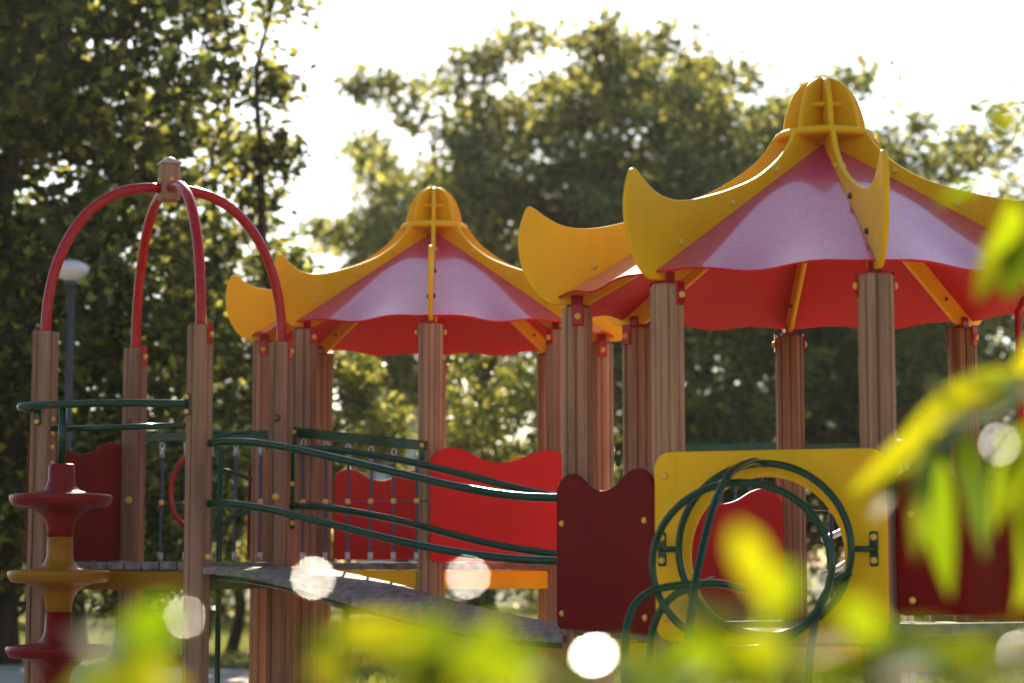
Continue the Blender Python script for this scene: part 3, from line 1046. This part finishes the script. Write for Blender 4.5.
# ------------------------------------------------------------------ bridge
br = thing('curved_bridge', 'plank foot bridge with green tube rails sloping from the dome tower to the larger pavilion', 'bridge', (-.6, 11.6, 0))
nrm = V((e1.x, e1.y, 0))
NP = (P0 + V((.085, -.03, 0)))[:2]; NQ = (C_ + V((-.06, -.05, 0)))[:2]
FP = (P3 + V((.085, .0, 0)))[:2]; FQ = (D_ + V((-.09, 0, 0)))[:2]
near_up = [(206, 443.5), (225, 442), (245, 442), (270, 444.5), (300, 450), (340, 459), (380, 468.5), (420, 478), (460, 487), (500, 494), (530, 497), (566, 498)]
near_lo = [(206, 503.5), (225, 503.5), (245, 505.5), (270, 509.5), (300, 516.5), (340, 526.5), (380, 536.5), (420, 545.5), (460, 552.5), (500, 557.5), (530, 560), (566, 561)]
far_up = [(291, 449), (320, 448.5), (346, 451), (400, 460), (430, 466.5), (470, 476), (510, 486.5), (545, 494), (585, 499), (632, 500)]
far_lo = [(291, 506), (320, 507), (346, 510.5), (387, 518), (420, 526), (470, 539), (510, 547.5), (555, 554), (590, 557), (632, 558)]


def rail_path(px, p, q):
    return catmull([on_wall(x, y, p, q) for x, y in px], 5)


def make_rail(px, p, q):
    P = rail_path(px, p, q)
    b = MB(); b.tube(P, .0215, 14)
    return b.build('hand_rail', M['green'], br), P


_, PN_up = make_rail(near_up, NP, NQ)
_, PN_lo = make_rail(near_lo, NP, NQ)
_, PF_up = make_rail(far_up, FP, FQ)
_, PF_lo = make_rail(far_lo, FP, FQ)


def sample(P, f):
    """point at fraction f of plan length"""
    L = [0]
    for i in range(1, len(P)):
        L.append(L[-1] + (P[i].xy - P[i - 1].xy).length)
    t = f * L[-1]
    for i in range(1, len(P)):
        if L[i] >= t:
            s = (t - L[i - 1]) / max(1e-9, L[i] - L[i - 1])
            return P[i - 1].lerp(P[i], s)
    return P[-1]


b = MB()
npl = 22
DROP = .365
pl = []
for i in range(npl + 1):
    f = i / npl
    a0, b0 = sample(PN_lo, f), sample(PF_lo, f)
    zz = (a0.z + b0.z) / 2 - DROP
    pl.append((V((a0.x, a0.y, zz)), V((b0.x, b0.y, zz))))
for i in range(npl):
    a0 = (pl[i][0] + pl[i + 1][0]) / 2; b0 = (pl[i][1] + pl[i + 1][1]) / 2
    c = (a0 + b0) / 2
    W = (b0 - a0); along = (pl[i + 1][0] - pl[i][0])
    Wn = W.normalized(); al = (along - Wn * along.dot(Wn))
    jit = Z * random.uniform(-.002, .002)
    b.box(c + jit - Z * .02, W / 2 + Wn * .045, al * .5 * .93, Wn.cross(al).normalized() * .02, .004)
b.build('plank_deck', M['plank'], br)
for sgn, idx in ((0, 0), (1, 1)):
    P = [q[idx].lerp(q[1 - idx], .06) - Z * .056 for q in pl]
    b = MB()
    b.tube(P, .018, 10)
    b.build('stringer', M['green'], br)
# upright straps that carry the rails at the dome tower
for (x, y0, y1, p, q, bl_) in ((206, 432, 528, NP, NQ, (437, 478, 521)), (293, 444, 529, FP, FQ, (450, 484, 523))):
    t0, t1 = on_wall(x, y0, p, q), on_wall(x, y1, p, q)
    c = (t0 + t1) / 2
    d = V((q[0] - p[0], q[1] - p[1], 0)).normalized(); nn = V((d.y, -d.x, 0))
    if nn.y > 0: nn = -nn
    b = MB(); b.box(V((c.x, c.y, c.z)), d * .018, Z * ((t0.z - t1.z) / 2), nn * .006, .005)
    o = b.build('rail_strap', M['green'], br)
    for y in bl_:
        q_ = on_wall(x, y, p, q)
        bolt(o, q_ + nn * .006, nn, r=.017)
bolt(br, on_wall(208, 557, NP, NQ) + V((0, -.02, 0)), V((0, -1, 0)), r=.018)

# ------------------------------------------------------------------ rope barrier beyond the bridge end
rb = thing('rope_barrier', 'green topped rope barrier behind the bridge end between the two pavilions', 'rope barrier', (1.0, 13.7, 0))
ra, rq = g_ + V((.08, -.10, 0)), V((1.775, 13.4, 0))
zz = at(608, 453, 13.9).z
for p in (rq,):
    post(rb, p.x, p.y, -.3, zz + .03, .12, .2, 'square', 'post_sq')
net_rail(rb, ra, rq, zz, zz, MDECK - .1, 12, V((0, -1, 0)), bar=(.045, .015), ends=(.08, .92))

# ------------------------------------------------------------------ street lamp
lx = at(71, 280, 18.9)
lamp = thing('street_lamp', 'grey street lamp with a white globe among the trees at left', 'street lamp', (lx.x, lx.y, 0))
b = MB(); b.lathe([(.06, 0), (.06, .8), (.04, .9), (.032, lx.z - .02)], V((lx.x, lx.y, 0)), Z, 14); b.build('pole', M['grey_paint'], lamp)
b = MB(); b.lathe([(.04, -.02), (.11, .02), (.155, .07), (.165, .11), (.13, .15), (.07, .175), (.02, .18)], V((lx.x, lx.y, lx.z)), Z, 24); b.build('globe', M['globe'], lamp)
b = MB(); b.lathe([(.055, -.06), (.065, -.02), (.045, .01)], V((lx.x, lx.y, lx.z)), Z, 16); b.build('collar', M['grey_paint'], lamp)
b = MB(); b.lathe([(.075, .172), (.04, .19), (.01, .20)], V((lx.x, lx.y, lx.z)), Z, 16); b.build('lamp_cap', M['grey_paint'], lamp)

# ------------------------------------------------------------------ far building
bc = at(398, 500, 85)
bd = thing('apartment_building', 'pale grey apartment block far away between the trees', 'building', (bc.x, bc.y, 0))
b = MB(); b.box((bc.x, bc.y + 5, 4.3), V((2.2, 0, 0)), V((0, 5, 0)), V((0, 0, 4.3)), .05); wl = b.build('wall', M['facade'], bd)
b = MB(); b.box((bc.x, bc.y + 5, 8.75), V((2.35, 0, 0)), V((0, 5.2, 0)), V((0, 0, .15)), .03); b.build('roof', M['grey_paint'], bd)
for fl in range(3):
    for i in range(3):
        b = MB(); b.box((bc.x - 1.35 + i * 1.35, bc.y - .01, 1.9 + fl * 2.6), V((.42, 0, 0)), V((0, 0, .7)), V((0, .03, 0)), .02)
        b.build('window', M['glass'], bd)


# ------------------------------------------------------------------ trees
def leaves_mesh(name, centers, sig, per, size, seed, mat, flat=0.75, asp=0.62):
    rng = np.random.default_rng(seed)
    n = len(centers) * per
    c = np.repeat(np.asarray(centers, float), per, 0)
    s = np.repeat(np.asarray(sig, float), per)[:, None]
    g = rng.normal(size=(n, 3))
    g = g / np.maximum(1, np.linalg.norm(g, axis=1, keepdims=True) / 1.7)
    pos = c + g * s * np.array([1, 1, flat])
    u = rng.normal(size=(n, 3)); u[:, 2] *= .7; u /= np.linalg.norm(u, axis=1, keepdims=True)
    w = rng.normal(size=(n, 3)); w -= u * (u * w).sum(1, keepdims=True); w /= np.linalg.norm(w, axis=1, keepdims=True)
    nn = np.cross(u, w)
    sz = size * rng.uniform(.6, 1.3, (n, 1))
    L = u * sz; W = w * sz * asp
    bend = nn * sz * .12
    vs = np.stack([pos - L, pos - L * .1 - W * .5 + bend, pos + L * .0 - W * .42 + bend, pos + L, pos + L * .0 + W * .42 + bend, pos - L * .1 + W * .5 + bend], 1)
    vs = np.stack([pos - L * .5, pos - L * .05 - W * .5 + bend, pos + L * .5, pos - L * .05 + W * .5 + bend], 1).reshape(-1, 3)
    me = bpy.data.meshes.new(name)
    me.vertices.add(4 * n)
    me.vertices.foreach_set("co", vs.astype(np.float32).ravel())
    me.loops.add(4 * n); me.loops.foreach_set("vertex_index", np.arange(4 * n, dtype=np.int32))
    me.polygons.add(n)
    me.polygons.foreach_set("loop_start", np.arange(0, 4 * n, 4, dtype=np.int32))
    me.polygons.foreach_set("loop_total", np.full(n, 4, dtype=np.int32))
    me.update(calc_edges=True)
    me.materials.append(mat)
    return me


def make_tree(h, trunk_h, rx, rz, seed, nclump, per, leaf, mat, sig=.5, trunk_r=.14, lean=0.0, sparse=1.0, limbs=9):
    """returns (trunk mesh object data, crown mesh) for a tree standing at the origin"""
    rng = random.Random(seed)
    b = MB()
    tips = []
    crown_c = V((lean * .6, 0, trunk_h + rz))
    topz = h
    P = [V((0, 0, -.1))]
    n = 9
    for i in range(1, n + 1):
        f = i / n
        P.append(V((lean * f + rng.uniform(-.10, .10) * (1 + f), rng.uniform(-.10, .10) * (1 + f), h * .93 * f)))
    P = catmull(P, 3)
    rad = [max(.015, trunk_r * (1.25 if i == 0 else 1) * (1 - .93 * (i / (len(P) - 1)) ** .9)) for i in range(len(P))]
    b.tube(P, rad, 9)
    for k in range(limbs):
        f = (trunk_h * .8 + (h * .9 - trunk_h * .8) * (k + rng.random() * .8) / limbs) / (h * .93)
        f = min(.97, f)
        i = int(f * (len(P) - 1))
        st = P[i]
        ang = k * 2.4 + rng.uniform(-.4, .4)
        zf = (st.z - crown_c.z) / rz
        ln = rx * math.sqrt(max(.12, 1 - min(.95, zf * zf))) * rng.uniform(.65, 1.0)
        dirv = V((math.cos(ang), math.sin(ang), rng.uniform(.25, .8)))
        q = [st]
        for j in range(1, 5):
            q.append(st + dirv * (ln * j / 4) + V((rng.uniform(-.12, .12), rng.uniform(-.12, .12), rng.uniform(-.05, .15) * j)))
        r0 = rad[i] * .55
        b.tube(catmull(q, 3), [max(.008, r0 * (1 - .85 * j / 12)) for j in range(13)], 7)
        tips += [q[2], q[3], q[4]]
        for m in range(2):
            s2 = q[2 + m]
            dv = V((rng.uniform(-1, 1), rng.uniform(-1, 1), rng.uniform(.0, .9))).normalized() * ln * .45
            q2 = [s2, s2 + dv * .5 + V((0, 0, .05)), s2 + dv]
            b.tube(catmull(q2, 3), [max(.006, r0 * .4 * (1 - .8 * j / 6)) for j in range(7)], 6)
            tips += [q2[1], q2[2]]
    cs, sg = [], []
    for t in tips:
        cs.append(tuple(t)); sg.append(sig * rng.uniform(.6, 1.1))
    while len(cs) < nclump:
        # extra clumps through the crown, more of them near its outside
        d = V((rng.gauss(0, 1), rng.gauss(0, 1), rng.gauss(0, 1))).normalized()
        r = rng.random() ** .45
        lump = 1 + .22 * math.sin(3 * d.x + seed) * math.cos(4 * d.z + 2 * d.y + seed * 1.7)
        p = crown_c + V((d.x * rx * r * lump, d.y * rx * r * lump, d.z * rz * r * lump))
        if p.z > h + .3: continue
        cs.append(tuple(p)); sg.append(sig * rng.uniform(.5, 1.05))
    me = leaves_mesh('crown', cs, sg, per, leaf, seed, mat)
    tm = bpy.data.meshes.new('trunk')
    tm.from_pydata([tuple(v) for v in b.v], [], b.f)
    tm.polygons.foreach_set("use_smooth", b.s)
    tm.materials.append(M['bark'])
    return tm, me


def place_tree(name, meshes, x, y, label, group, rz=0.0, sc=1.0, sz=None, cat='tree'):
    o = thing(name, label, cat, (x, y, 0), group)
    o.rotation_euler = (0, 0, rz)
    o.scale = (sc, sc, sz or sc)
    for nm, me in zip(('trunk', 'crown'), meshes):
        c = bpy.data.objects.new(nm, me); COL.objects.link(c); c.parent = o
    return o


def X(px, d):
    return (px - 512) * d / F_PX


G1 = 'tall trees behind the dome tower'
G2 = 'trees behind the pavilions'
G3 = 'shrubs and low trees along the far edge of the lawn'
broad_dark = make_tree(9.6, 1.6, 2.1, 4.2, 3, 150, 62, .17, M['tree_dark'], .36, .17)
broad_dark2 = make_tree(8.8, 1.2, 1.9, 4.0, 19, 130, 60, .17, M['tree_dark'], .36, .14)
gappy = make_tree(11.0, 2.2, 1.35, 4.6, 29, 84, 44, .14, M['tree_dark'], .25, .13, limbs=10)
slim = make_tree(9.2, 5.3, .95, 2.3, 23, 52, 55, .13, M['tree_dark'], .24, .12, lean=-.3, limbs=7)
low_light = make_tree(5.6, .6, 1.0, 2.5, 31, 95, 95, .13, M['tree_light'], .30, .08)
low_dark = make_tree(5.0, .5, 1.5, 2.2, 37, 120, 80, .13, M['tree_dark'], .34, .08)
grey1 = make_tree(11.8, 3.0, 2.7, 4.5, 41, 210, 78, .20, M['tree_grey'], .36, .24, limbs=11)
grey2 = make_tree(10.8, 2.8, 2.4, 4.1, 47, 165, 74, .20, M['tree_grey'], .36, .22)
grey_high = make_tree(10.6, 4.6, 2.0, 2.9, 53, 130, 110, .16, M['tree_grey'], .36, .20)
airy = make_tree(10.4, 2.4, 2.3, 4.0, 59, 150, 78, .17, M['tree_grey'], .34, .16)
mid_light = make_tree(6.4, 1.0, 2.2, 2.8, 67, 100, 56, .17, M['tree_light'], .38, .16)
mid_dark = make_tree(6.4, 1.0, 2.2, 2.8, 73, 100, 62, .17, M['tree_dark'], .36, .20)
bush = make_tree(3.2, .2, 1.9, 1.6, 71, 105, 58, .16, M['tree_dark'], .42, .06)

place_tree('broadleaf_tree', broad_dark, X(10, 21), 21, 'broad dark leafy tree at the left edge of the photo', G1, .3)
place_tree('broadleaf_tree', broad_dark2, X(82, 24), 24, 'dark leafy tree rising behind the red pipe dome', G1, 1.9, 1.08)
place_tree('broadleaf_tree', gappy, X(205, 29), 29, 'tree with sky showing through just right of the red pipe dome', G1, 4.0, .98)
place_tree('broadleaf_tree', broad_dark2, X(-90, 22), 22, 'dark tree mostly cut off by the left edge', G1, 2.7, 1.1)
place_tree('slender_tree', slim, X(282, 24), 24, 'slender tree with a bare upper trunk against the white sky', G1, .4, 1.0)
place_tree('low_tree', low_dark, X(120, 21.5), 21.5, 'low dark leaved tree behind the square tower posts', G1, .5, .85)
place_tree('low_tree', low_light, X(232, 25), 25, 'low bright leaved tree under the slender bare trunk', G1, 2.2, .98)
place_tree('low_tree', low_dark, X(10, 21), 21, 'low dark leaved tree behind the street lamp', G1, 3.6, .95)

place_tree('grey_tree', grey_high, X(402, 45), 45, 'grey green tree at the left end of the row, against the sky', G2, 3.9, .98)
place_tree('grey_tree', grey1, X(478, 42), 42, 'broad grey green tree above the smaller pavilion roof', G2, .2, 1.0)
place_tree('grey_tree', grey1, X(575, 40), 40, 'broad grey green tree between the two roofs, tallest of the row', G2, 2.1, .99)
place_tree('grey_tree', grey2, X(660, 41), 41, 'grey green tree above the raised fin of the larger roof', G2, 1.1, 1.06)
place_tree('grey_tree', grey2, X(752, 43), 43, 'grey green tree behind the larger roof', G2, 5.0, 1.06)
place_tree('airy_tree', airy, X(835, 40), 40, 'airy tree with thin leaves above the larger roof cap', G2, .0, .95)
place_tree('airy_tree', airy, X(905, 41), 41, 'airy tree at right of the larger roof cap', G2, 2.5, 1.25, 1.0)
place_tree('airy_tree', airy, X(868, 38), 38, 'airy tree directly behind the larger roof cap', G2, 5.2, 1.05, .93)
place_tree('airy_tree', airy, X(985, 43), 43, 'lower airy tree at the right end of the row', G2, 3.3, 1.25, .90)
place_tree('airy_tree', airy, X(700, 37), 37, 'yellow lit airy tree left of the larger roof cap', G2, 4.1, .97)
place_tree('bright_tree', low_light, X(350, 24), 24, 'yellow green tree under the left eave of the smaller roof', G3, .8, .66)
place_tree('bright_tree', mid_light, X(490, 25.5), 25.5, 'leafy tree seen between the posts of the smaller pavilion', G3, 2.8, .56)
place_tree('bright_tree', mid_dark, X(735, 33), 33, 'low leafy tree seen between the front posts of the larger pavilion', G3, 4.4, .78)
place_tree('bright_tree', mid_light, X(1000, 35), 35, 'low leafy tree at the right edge below the larger roof', G3, 5.4, .80)
bl_ = [(-60, 44), (40, 36), (130, 45), (215, 38), (290, 47), (540, 48), (610, 46), (690, 38), (770, 45), (850, 38), (930, 44), (1010, 38), (1090, 45)]
names = ['at the far left edge', 'behind the spinner pole', 'behind the maroon board of the square tower', 'behind the front right post of the square tower', 'behind the rope net of the smaller pavilion',
         'right of the smaller pavilion', 'behind the gap between the pavilions', 'behind the yellow holed panel on its left',
         'behind the round hole', 'behind the right half of the yellow panel', 'behind the right maroon board', 'at the right edge', 'beyond the right edge']
for i, (px, d) in enumerate(bl_):
    place_tree('shrub', bush, X(px, d), d, 'dark green shrub ' + names[i], G3, i * 1.7, .95 + .12 * ((i * 7) % 5) / 5, None, 'shrub')

# ------------------------------------------------------------------ grass
ng = 60000
rng = np.random.default_rng(5)
gy = 16 + 34 * rng.random(ng) ** 1.3
gx = (rng.random(ng) - .5) * gy * .56
keep = ~((gy > 16.9) & (gy < 20.6) & (gx < -1.7)) & ~((gy >= 20.6) & (gy < 27) & (gx < -3.4 - (gy - 20.6) * .75))
keep &= ~(gy < 16.3)
gx, gy = gx[keep], gy[keep]; ng = len(gx)
hh = rng.uniform(.05, .13, ng); th = rng.random(ng) * 2 * PI
dx, dy = np.cos(th) * .012, np.sin(th) * .012
lx_, ly_ = rng.normal(0, .035, ng), rng.normal(0, .035, ng)
z0 = np.full(ng, -.01)
vs = np.stack([np.stack([gx - dx, gy - dy, z0], 1), np.stack([gx + dx, gy + dy, z0], 1), np.stack([gx + lx_, gy + ly_, hh], 1)], 1).reshape(-1, 3)
me = bpy.data.meshes.new('grass')
me.vertices.add(3 * ng); me.vertices.foreach_set("co", vs.astype(np.float32).ravel())
me.loops.add(3 * ng); me.loops.foreach_set("vertex_index", np.arange(3 * ng, dtype=np.int32))
me.polygons.add(ng); me.polygons.foreach_set("loop_start", np.arange(0, 3 * ng, 3, dtype=np.int32)); me.polygons.foreach_set("loop_total", np.full(ng, 3, dtype=np.int32))
me.update(calc_edges=True); me.materials.append(M['grass'])
go = bpy.data.objects.new('grass', me); COL.objects.link(go)
tag(go, 'short grass blades of the lawn', 'grass', kind='stuff')

# ------------------------------------------------------------------ sun and sky
SUN_EL, SUN_AZ = math.radians(30), math.radians(-2)     # azimuth: from straight ahead (+Y) towards the right
to_sun = V((math.sin(SUN_AZ) * math.cos(SUN_EL), math.cos(SUN_AZ) * math.cos(SUN_EL), math.sin(SUN_EL)))
sd = bpy.data.lights.new('sun', 'SUN'); sd.energy = 4.6; sd.angle = math.radians(.53); sd.color = (1.0, .87, .68)
so = bpy.data.objects.new('sun', sd); COL.objects.link(so)
so.rotation_euler = (-to_sun).to_track_quat('-Z', 'Y').to_euler()
so.location = (0, 0, 30)
wd = bpy.data.worlds.new("World"); scene.world = wd
wd.use_nodes = True
nt = wd.node_tree
bg = nt.nodes["Background"]
sky = nt.nodes.new("ShaderNodeTexSky"); sky.sky_type = 'NISHITA'; sky.sun_disc = False
sky.sun_elevation = SUN_EL
sky.sun_rotation = SUN_AZ
sky.air_density = 1.0; sky.dust_density = 0.7; sky.ozone_density = 1.0
nt.links.new(sky.outputs[0], bg.inputs["Color"])
bg.inputs["Strength"].default_value = 0.07

# ------------------------------------------------------------------ near foliage
def leaf_blade(b, base, tip, width, face, curl=.12, seg=7, fold=.18):
    """one lance-shaped leaf from base to tip, its upper side turned to 'face'"""
    base, tip, face = V(base), V(tip), V(face).normalized()
    ax = tip - base; L = ax.length; ax.normalize()
    nn = (face - ax * face.dot(ax)).normalized()
    sd_ = ax.cross(nn)
    rows = []
    for i in range(seg + 1):
        f = i / seg
        wd_ = width * .5 * (math.sin(PI * f ** .75) ** .9 if 0 < f < 1 else .0) + .0006
        c = base + ax * (L * f) + nn * (curl * L * math.sin(PI * f) )
        rows.append((c - sd_ * wd_ + nn * (wd_ * fold), c, c + sd_ * wd_ + nn * (wd_ * fold)))
    vs = [p for r in rows for p in r]
    fs = []
    for i in range(seg):
        for k in range(2):
            fs.append([i * 3 + k, i * 3 + k + 1, (i + 1) * 3 + k + 1, (i + 1) * 3 + k])
    b.add(vs, fs, True)


def near_plant(name, label, loc, stems, leaves, glints, mat='near_leaf'):
    root = thing(name, label, 'shrub', loc)
    b = MB()
    for path, r in stems:
        P = catmull(path, 5)
        b.tube(P, [max(.0012, r * (1 - .75 * i / (len(P) - 1))) for i in range(len(P))], 7)
    b.build('stems', M['twig'], root)
    b = MB()
    for l in leaves:
        leaf_blade(b, *l)
    b.build('leaves', M[mat], root)
    return root


rn = random.Random(21)
FACE = V((.1, -.55, .75))


def L_(x0, y0, x1, y1, d0, d1, w, face=None, curl=.10):
    f = V(face) if face else V((rn.uniform(-.5, .5), rn.uniform(-.9, -.2), rn.uniform(.2, .9)))
    return (at(x0, y0, d0), at(x1, y1, d1), w, f, curl)


# low shrub along the bottom of the frame
leaves, stems = [], []
clusters = [(135, 672, 35, 22, 4), (300, 662, 60, 14, 3), (385, 660, 50, 16, 4), (450, 655, 50, 22, 6), (535, 672, 50, 14, 4), (645, 680, 40, 14, 4),
            (705, 660, 45, 22, 5), (750, 612, 28, 26, 2), (790, 662, 40, 18, 3), (860, 664, 50, 22, 5), (955, 672, 70, 20, 8), (1005, 662, 40, 22, 4)]
for (cx, cy, sx, sy, nleaf) in clusters:
    d = rn.uniform(1.85, 2.25)
    base = at(cx + rn.uniform(-30, 30), 760, d); base.z = 0
    tip = at(cx, cy - sy * .4, d)
    mid_ = at(cx + rn.uniform(-40, 40), cy + sy + 40, d)
    stems.append(([base, (base + mid_) / 2 + V((.02, .02, 0)), mid_, tip], .006))
    for i in range(nleaf):
        px = cx + rn.gauss(0, .5) * sx; py = cy + abs(rn.gauss(0, .6)) * sy * .9 - sy * .2
        ang = rn.uniform(-1.1, 1.1) + (PI if rn.random() < .5 else 0)
        ln = rn.uniform(55, 100)
        dd = d + rn.uniform(-.12, .12)
        leaves.append(L_(px, py, px + math.cos(ang) * ln, py + math.sin(ang) * ln * .55, dd, dd + rn.uniform(-.05, .05), rn.uniform(.030, .046)))
for l in ((180, 598, 104, 694, .050), (160, 640, 128, 712, .04), (150, 668, 190, 610, .03), (250, 560, 222, 612, .03), (330, 645, 425, 622, .045), (398, 622, 452, 676, .040), (436, 606, 446, 690, .042), (448, 652, 566, 672, .042),
          (470, 650, 536, 694, .045), (356, 655, 452, 668, .045), (636, 694, 706, 628, .045), (690, 636, 724, 694, .05), (736, 526, 776, 610, .030), (728, 604, 806, 644, .034), (690, 610, 742, 658, .038),
          (795, 566, 762, 624, .035), (828, 694, 902, 648, .045), (896, 662, 992, 652, .05), (948, 694, 1014, 640, .045), (838, 600, 884, 645, .035), (500, 672, 420, 690, .045), (1024, 655, 960, 690, .045)):
    dd = rn.uniform(1.95, 2.2)
    leaves.append((at(l[0], l[1], dd), at(l[2], l[3], dd + rn.uniform(-.06, .06)), l[4], V((rn.uniform(-.4, .4), rn.uniform(-.9, -.3), rn.uniform(.2, .8))), rn.uniform(-.06, .12)))
rn.shuffle(leaves)
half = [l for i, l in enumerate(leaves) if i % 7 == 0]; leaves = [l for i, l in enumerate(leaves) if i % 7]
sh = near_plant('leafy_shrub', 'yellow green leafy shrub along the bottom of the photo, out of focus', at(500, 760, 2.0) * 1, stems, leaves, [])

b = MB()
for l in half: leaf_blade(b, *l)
b.build('shade_painted_leaves', M['near_leaf_dark'], sh)  # these leaves get their shade from the darker green

# hanging shoot at the right edge
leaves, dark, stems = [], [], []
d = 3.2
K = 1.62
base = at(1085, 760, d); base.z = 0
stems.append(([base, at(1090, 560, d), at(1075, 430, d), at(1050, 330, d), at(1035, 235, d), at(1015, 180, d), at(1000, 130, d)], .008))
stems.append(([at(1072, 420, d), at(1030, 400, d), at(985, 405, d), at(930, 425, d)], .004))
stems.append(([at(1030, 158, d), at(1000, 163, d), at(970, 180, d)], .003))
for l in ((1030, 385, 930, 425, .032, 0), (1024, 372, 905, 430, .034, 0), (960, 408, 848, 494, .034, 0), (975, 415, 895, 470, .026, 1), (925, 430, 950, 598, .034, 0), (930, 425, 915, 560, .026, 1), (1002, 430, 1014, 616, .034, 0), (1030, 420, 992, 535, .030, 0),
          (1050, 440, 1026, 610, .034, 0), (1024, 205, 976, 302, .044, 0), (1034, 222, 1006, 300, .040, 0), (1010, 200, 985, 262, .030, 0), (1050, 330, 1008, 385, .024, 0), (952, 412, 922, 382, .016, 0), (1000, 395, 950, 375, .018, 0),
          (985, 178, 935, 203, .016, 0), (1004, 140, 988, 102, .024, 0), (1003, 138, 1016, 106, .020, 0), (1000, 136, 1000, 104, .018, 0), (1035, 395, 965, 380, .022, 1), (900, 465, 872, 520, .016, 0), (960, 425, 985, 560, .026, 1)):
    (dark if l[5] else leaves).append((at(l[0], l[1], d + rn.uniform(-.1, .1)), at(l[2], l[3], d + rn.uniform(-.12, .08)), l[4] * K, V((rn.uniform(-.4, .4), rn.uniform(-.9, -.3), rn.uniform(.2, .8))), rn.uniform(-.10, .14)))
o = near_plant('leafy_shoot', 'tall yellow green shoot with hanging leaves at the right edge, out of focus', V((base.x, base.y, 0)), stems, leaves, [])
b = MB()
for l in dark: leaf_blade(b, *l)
b.build('shade_painted_leaves', M['near_leaf_dark'], o)  # chosen leaves, darkened by colour in place of shade

# added leaf facets, turned half way between sun and viewer to mirror glints
gl = thing('glint_facets', 'added waxy leaf facets turned to mirror the sun as round white blurs', 'shrub', V((0.05, 1.78, 0)))
b = MB(); st = MB()
for (px, py, sz) in ((594, 655, .0095), (313, 578, .0044), (468, 577, .0038), (185, 617, .0024), (1000, 444, .0026), (1017, 652, .0034)):
    P = at(px, py, 1.90)
    to_cam = (V((0, 0, CAMZ)) - P).normalized()
    hv = (to_cam + to_sun).normalized()
    up = (Z - hv * Z.dot(hv)).normalized()
    leaf_blade(b, P - up * sz * .9, P + up * sz * .9, sz * 1.1, hv, .0, 5, .02)
    Q = P - up * sz * .9
    g0 = V((P.x + rn.uniform(-.05, .05), P.y + .05, 0))
    st.tube(catmull([g0, V((g0.x, g0.y, Q.z - .25)), V(((Q.x + g0.x) / 2, Q.y + .02, Q.z - .08)), Q], 5), .0014, 6)
b.build('leaves', M['near_leaf_dark'], gl)
st.build('stems', M['twig'], gl)

# ------------------------------------------------------------------ haze
hz = bpy.data.meshes.new('veil_haze')  # air volume added to lift the far trees like lens veil
hx, hy0, hy1, hz0, hz1 = 420.0, -40.0, 640.0, -1.2, 16.0
hz.from_pydata([(x, y, z) for z in (hz0, hz1) for y in (hy0, hy1) for x in (-hx, hx)], [], [(0, 2, 3, 1), (4, 5, 7, 6), (0, 1, 5, 4), (2, 6, 7, 3), (0, 4, 6, 2), (1, 3, 7, 5)])
hm = bpy.data.materials.new('veil_haze'); hm.use_nodes = True
hn = hm.node_tree
hn.nodes.remove(hn.nodes["Principled BSDF"])
pv = hn.nodes.new("ShaderNodeVolumePrincipled")
pv.inputs["Color"].default_value = (1.0, .97, .90, 1)
pv.inputs["Density"].default_value = VEIL_HAZE
pv.inputs["Anisotropy"].default_value = 0.45
hn.links.new(pv.outputs[0], hn.nodes["Material Output"].inputs["Volume"])
hz.materials.append(hm)
ho = bpy.data.objects.new('veil_haze', hz); COL.objects.link(ho)
tag(ho, 'thin warm haze added to imitate lens veil', 'veil_haze', kind='stuff')

# ------------------------------------------------------------------ render settings
scene.view_settings.view_transform = 'Standard'
scene.view_settings.look = 'None'
scene.view_settings.exposure = 1.65
scene.view_settings.gamma = 1.0
scene.view_settings.use_curve_mapping = False
scene.cycles.use_denoising = True
scene.cycles.max_bounces = 8
scene.cycles.diffuse_bounces = 4
scene.cycles.glossy_bounces = 3
scene.cycles.transmission_bounces = 4
scene.cycles.caustics_reflective = False
scene.cycles.caustics_refractive = False
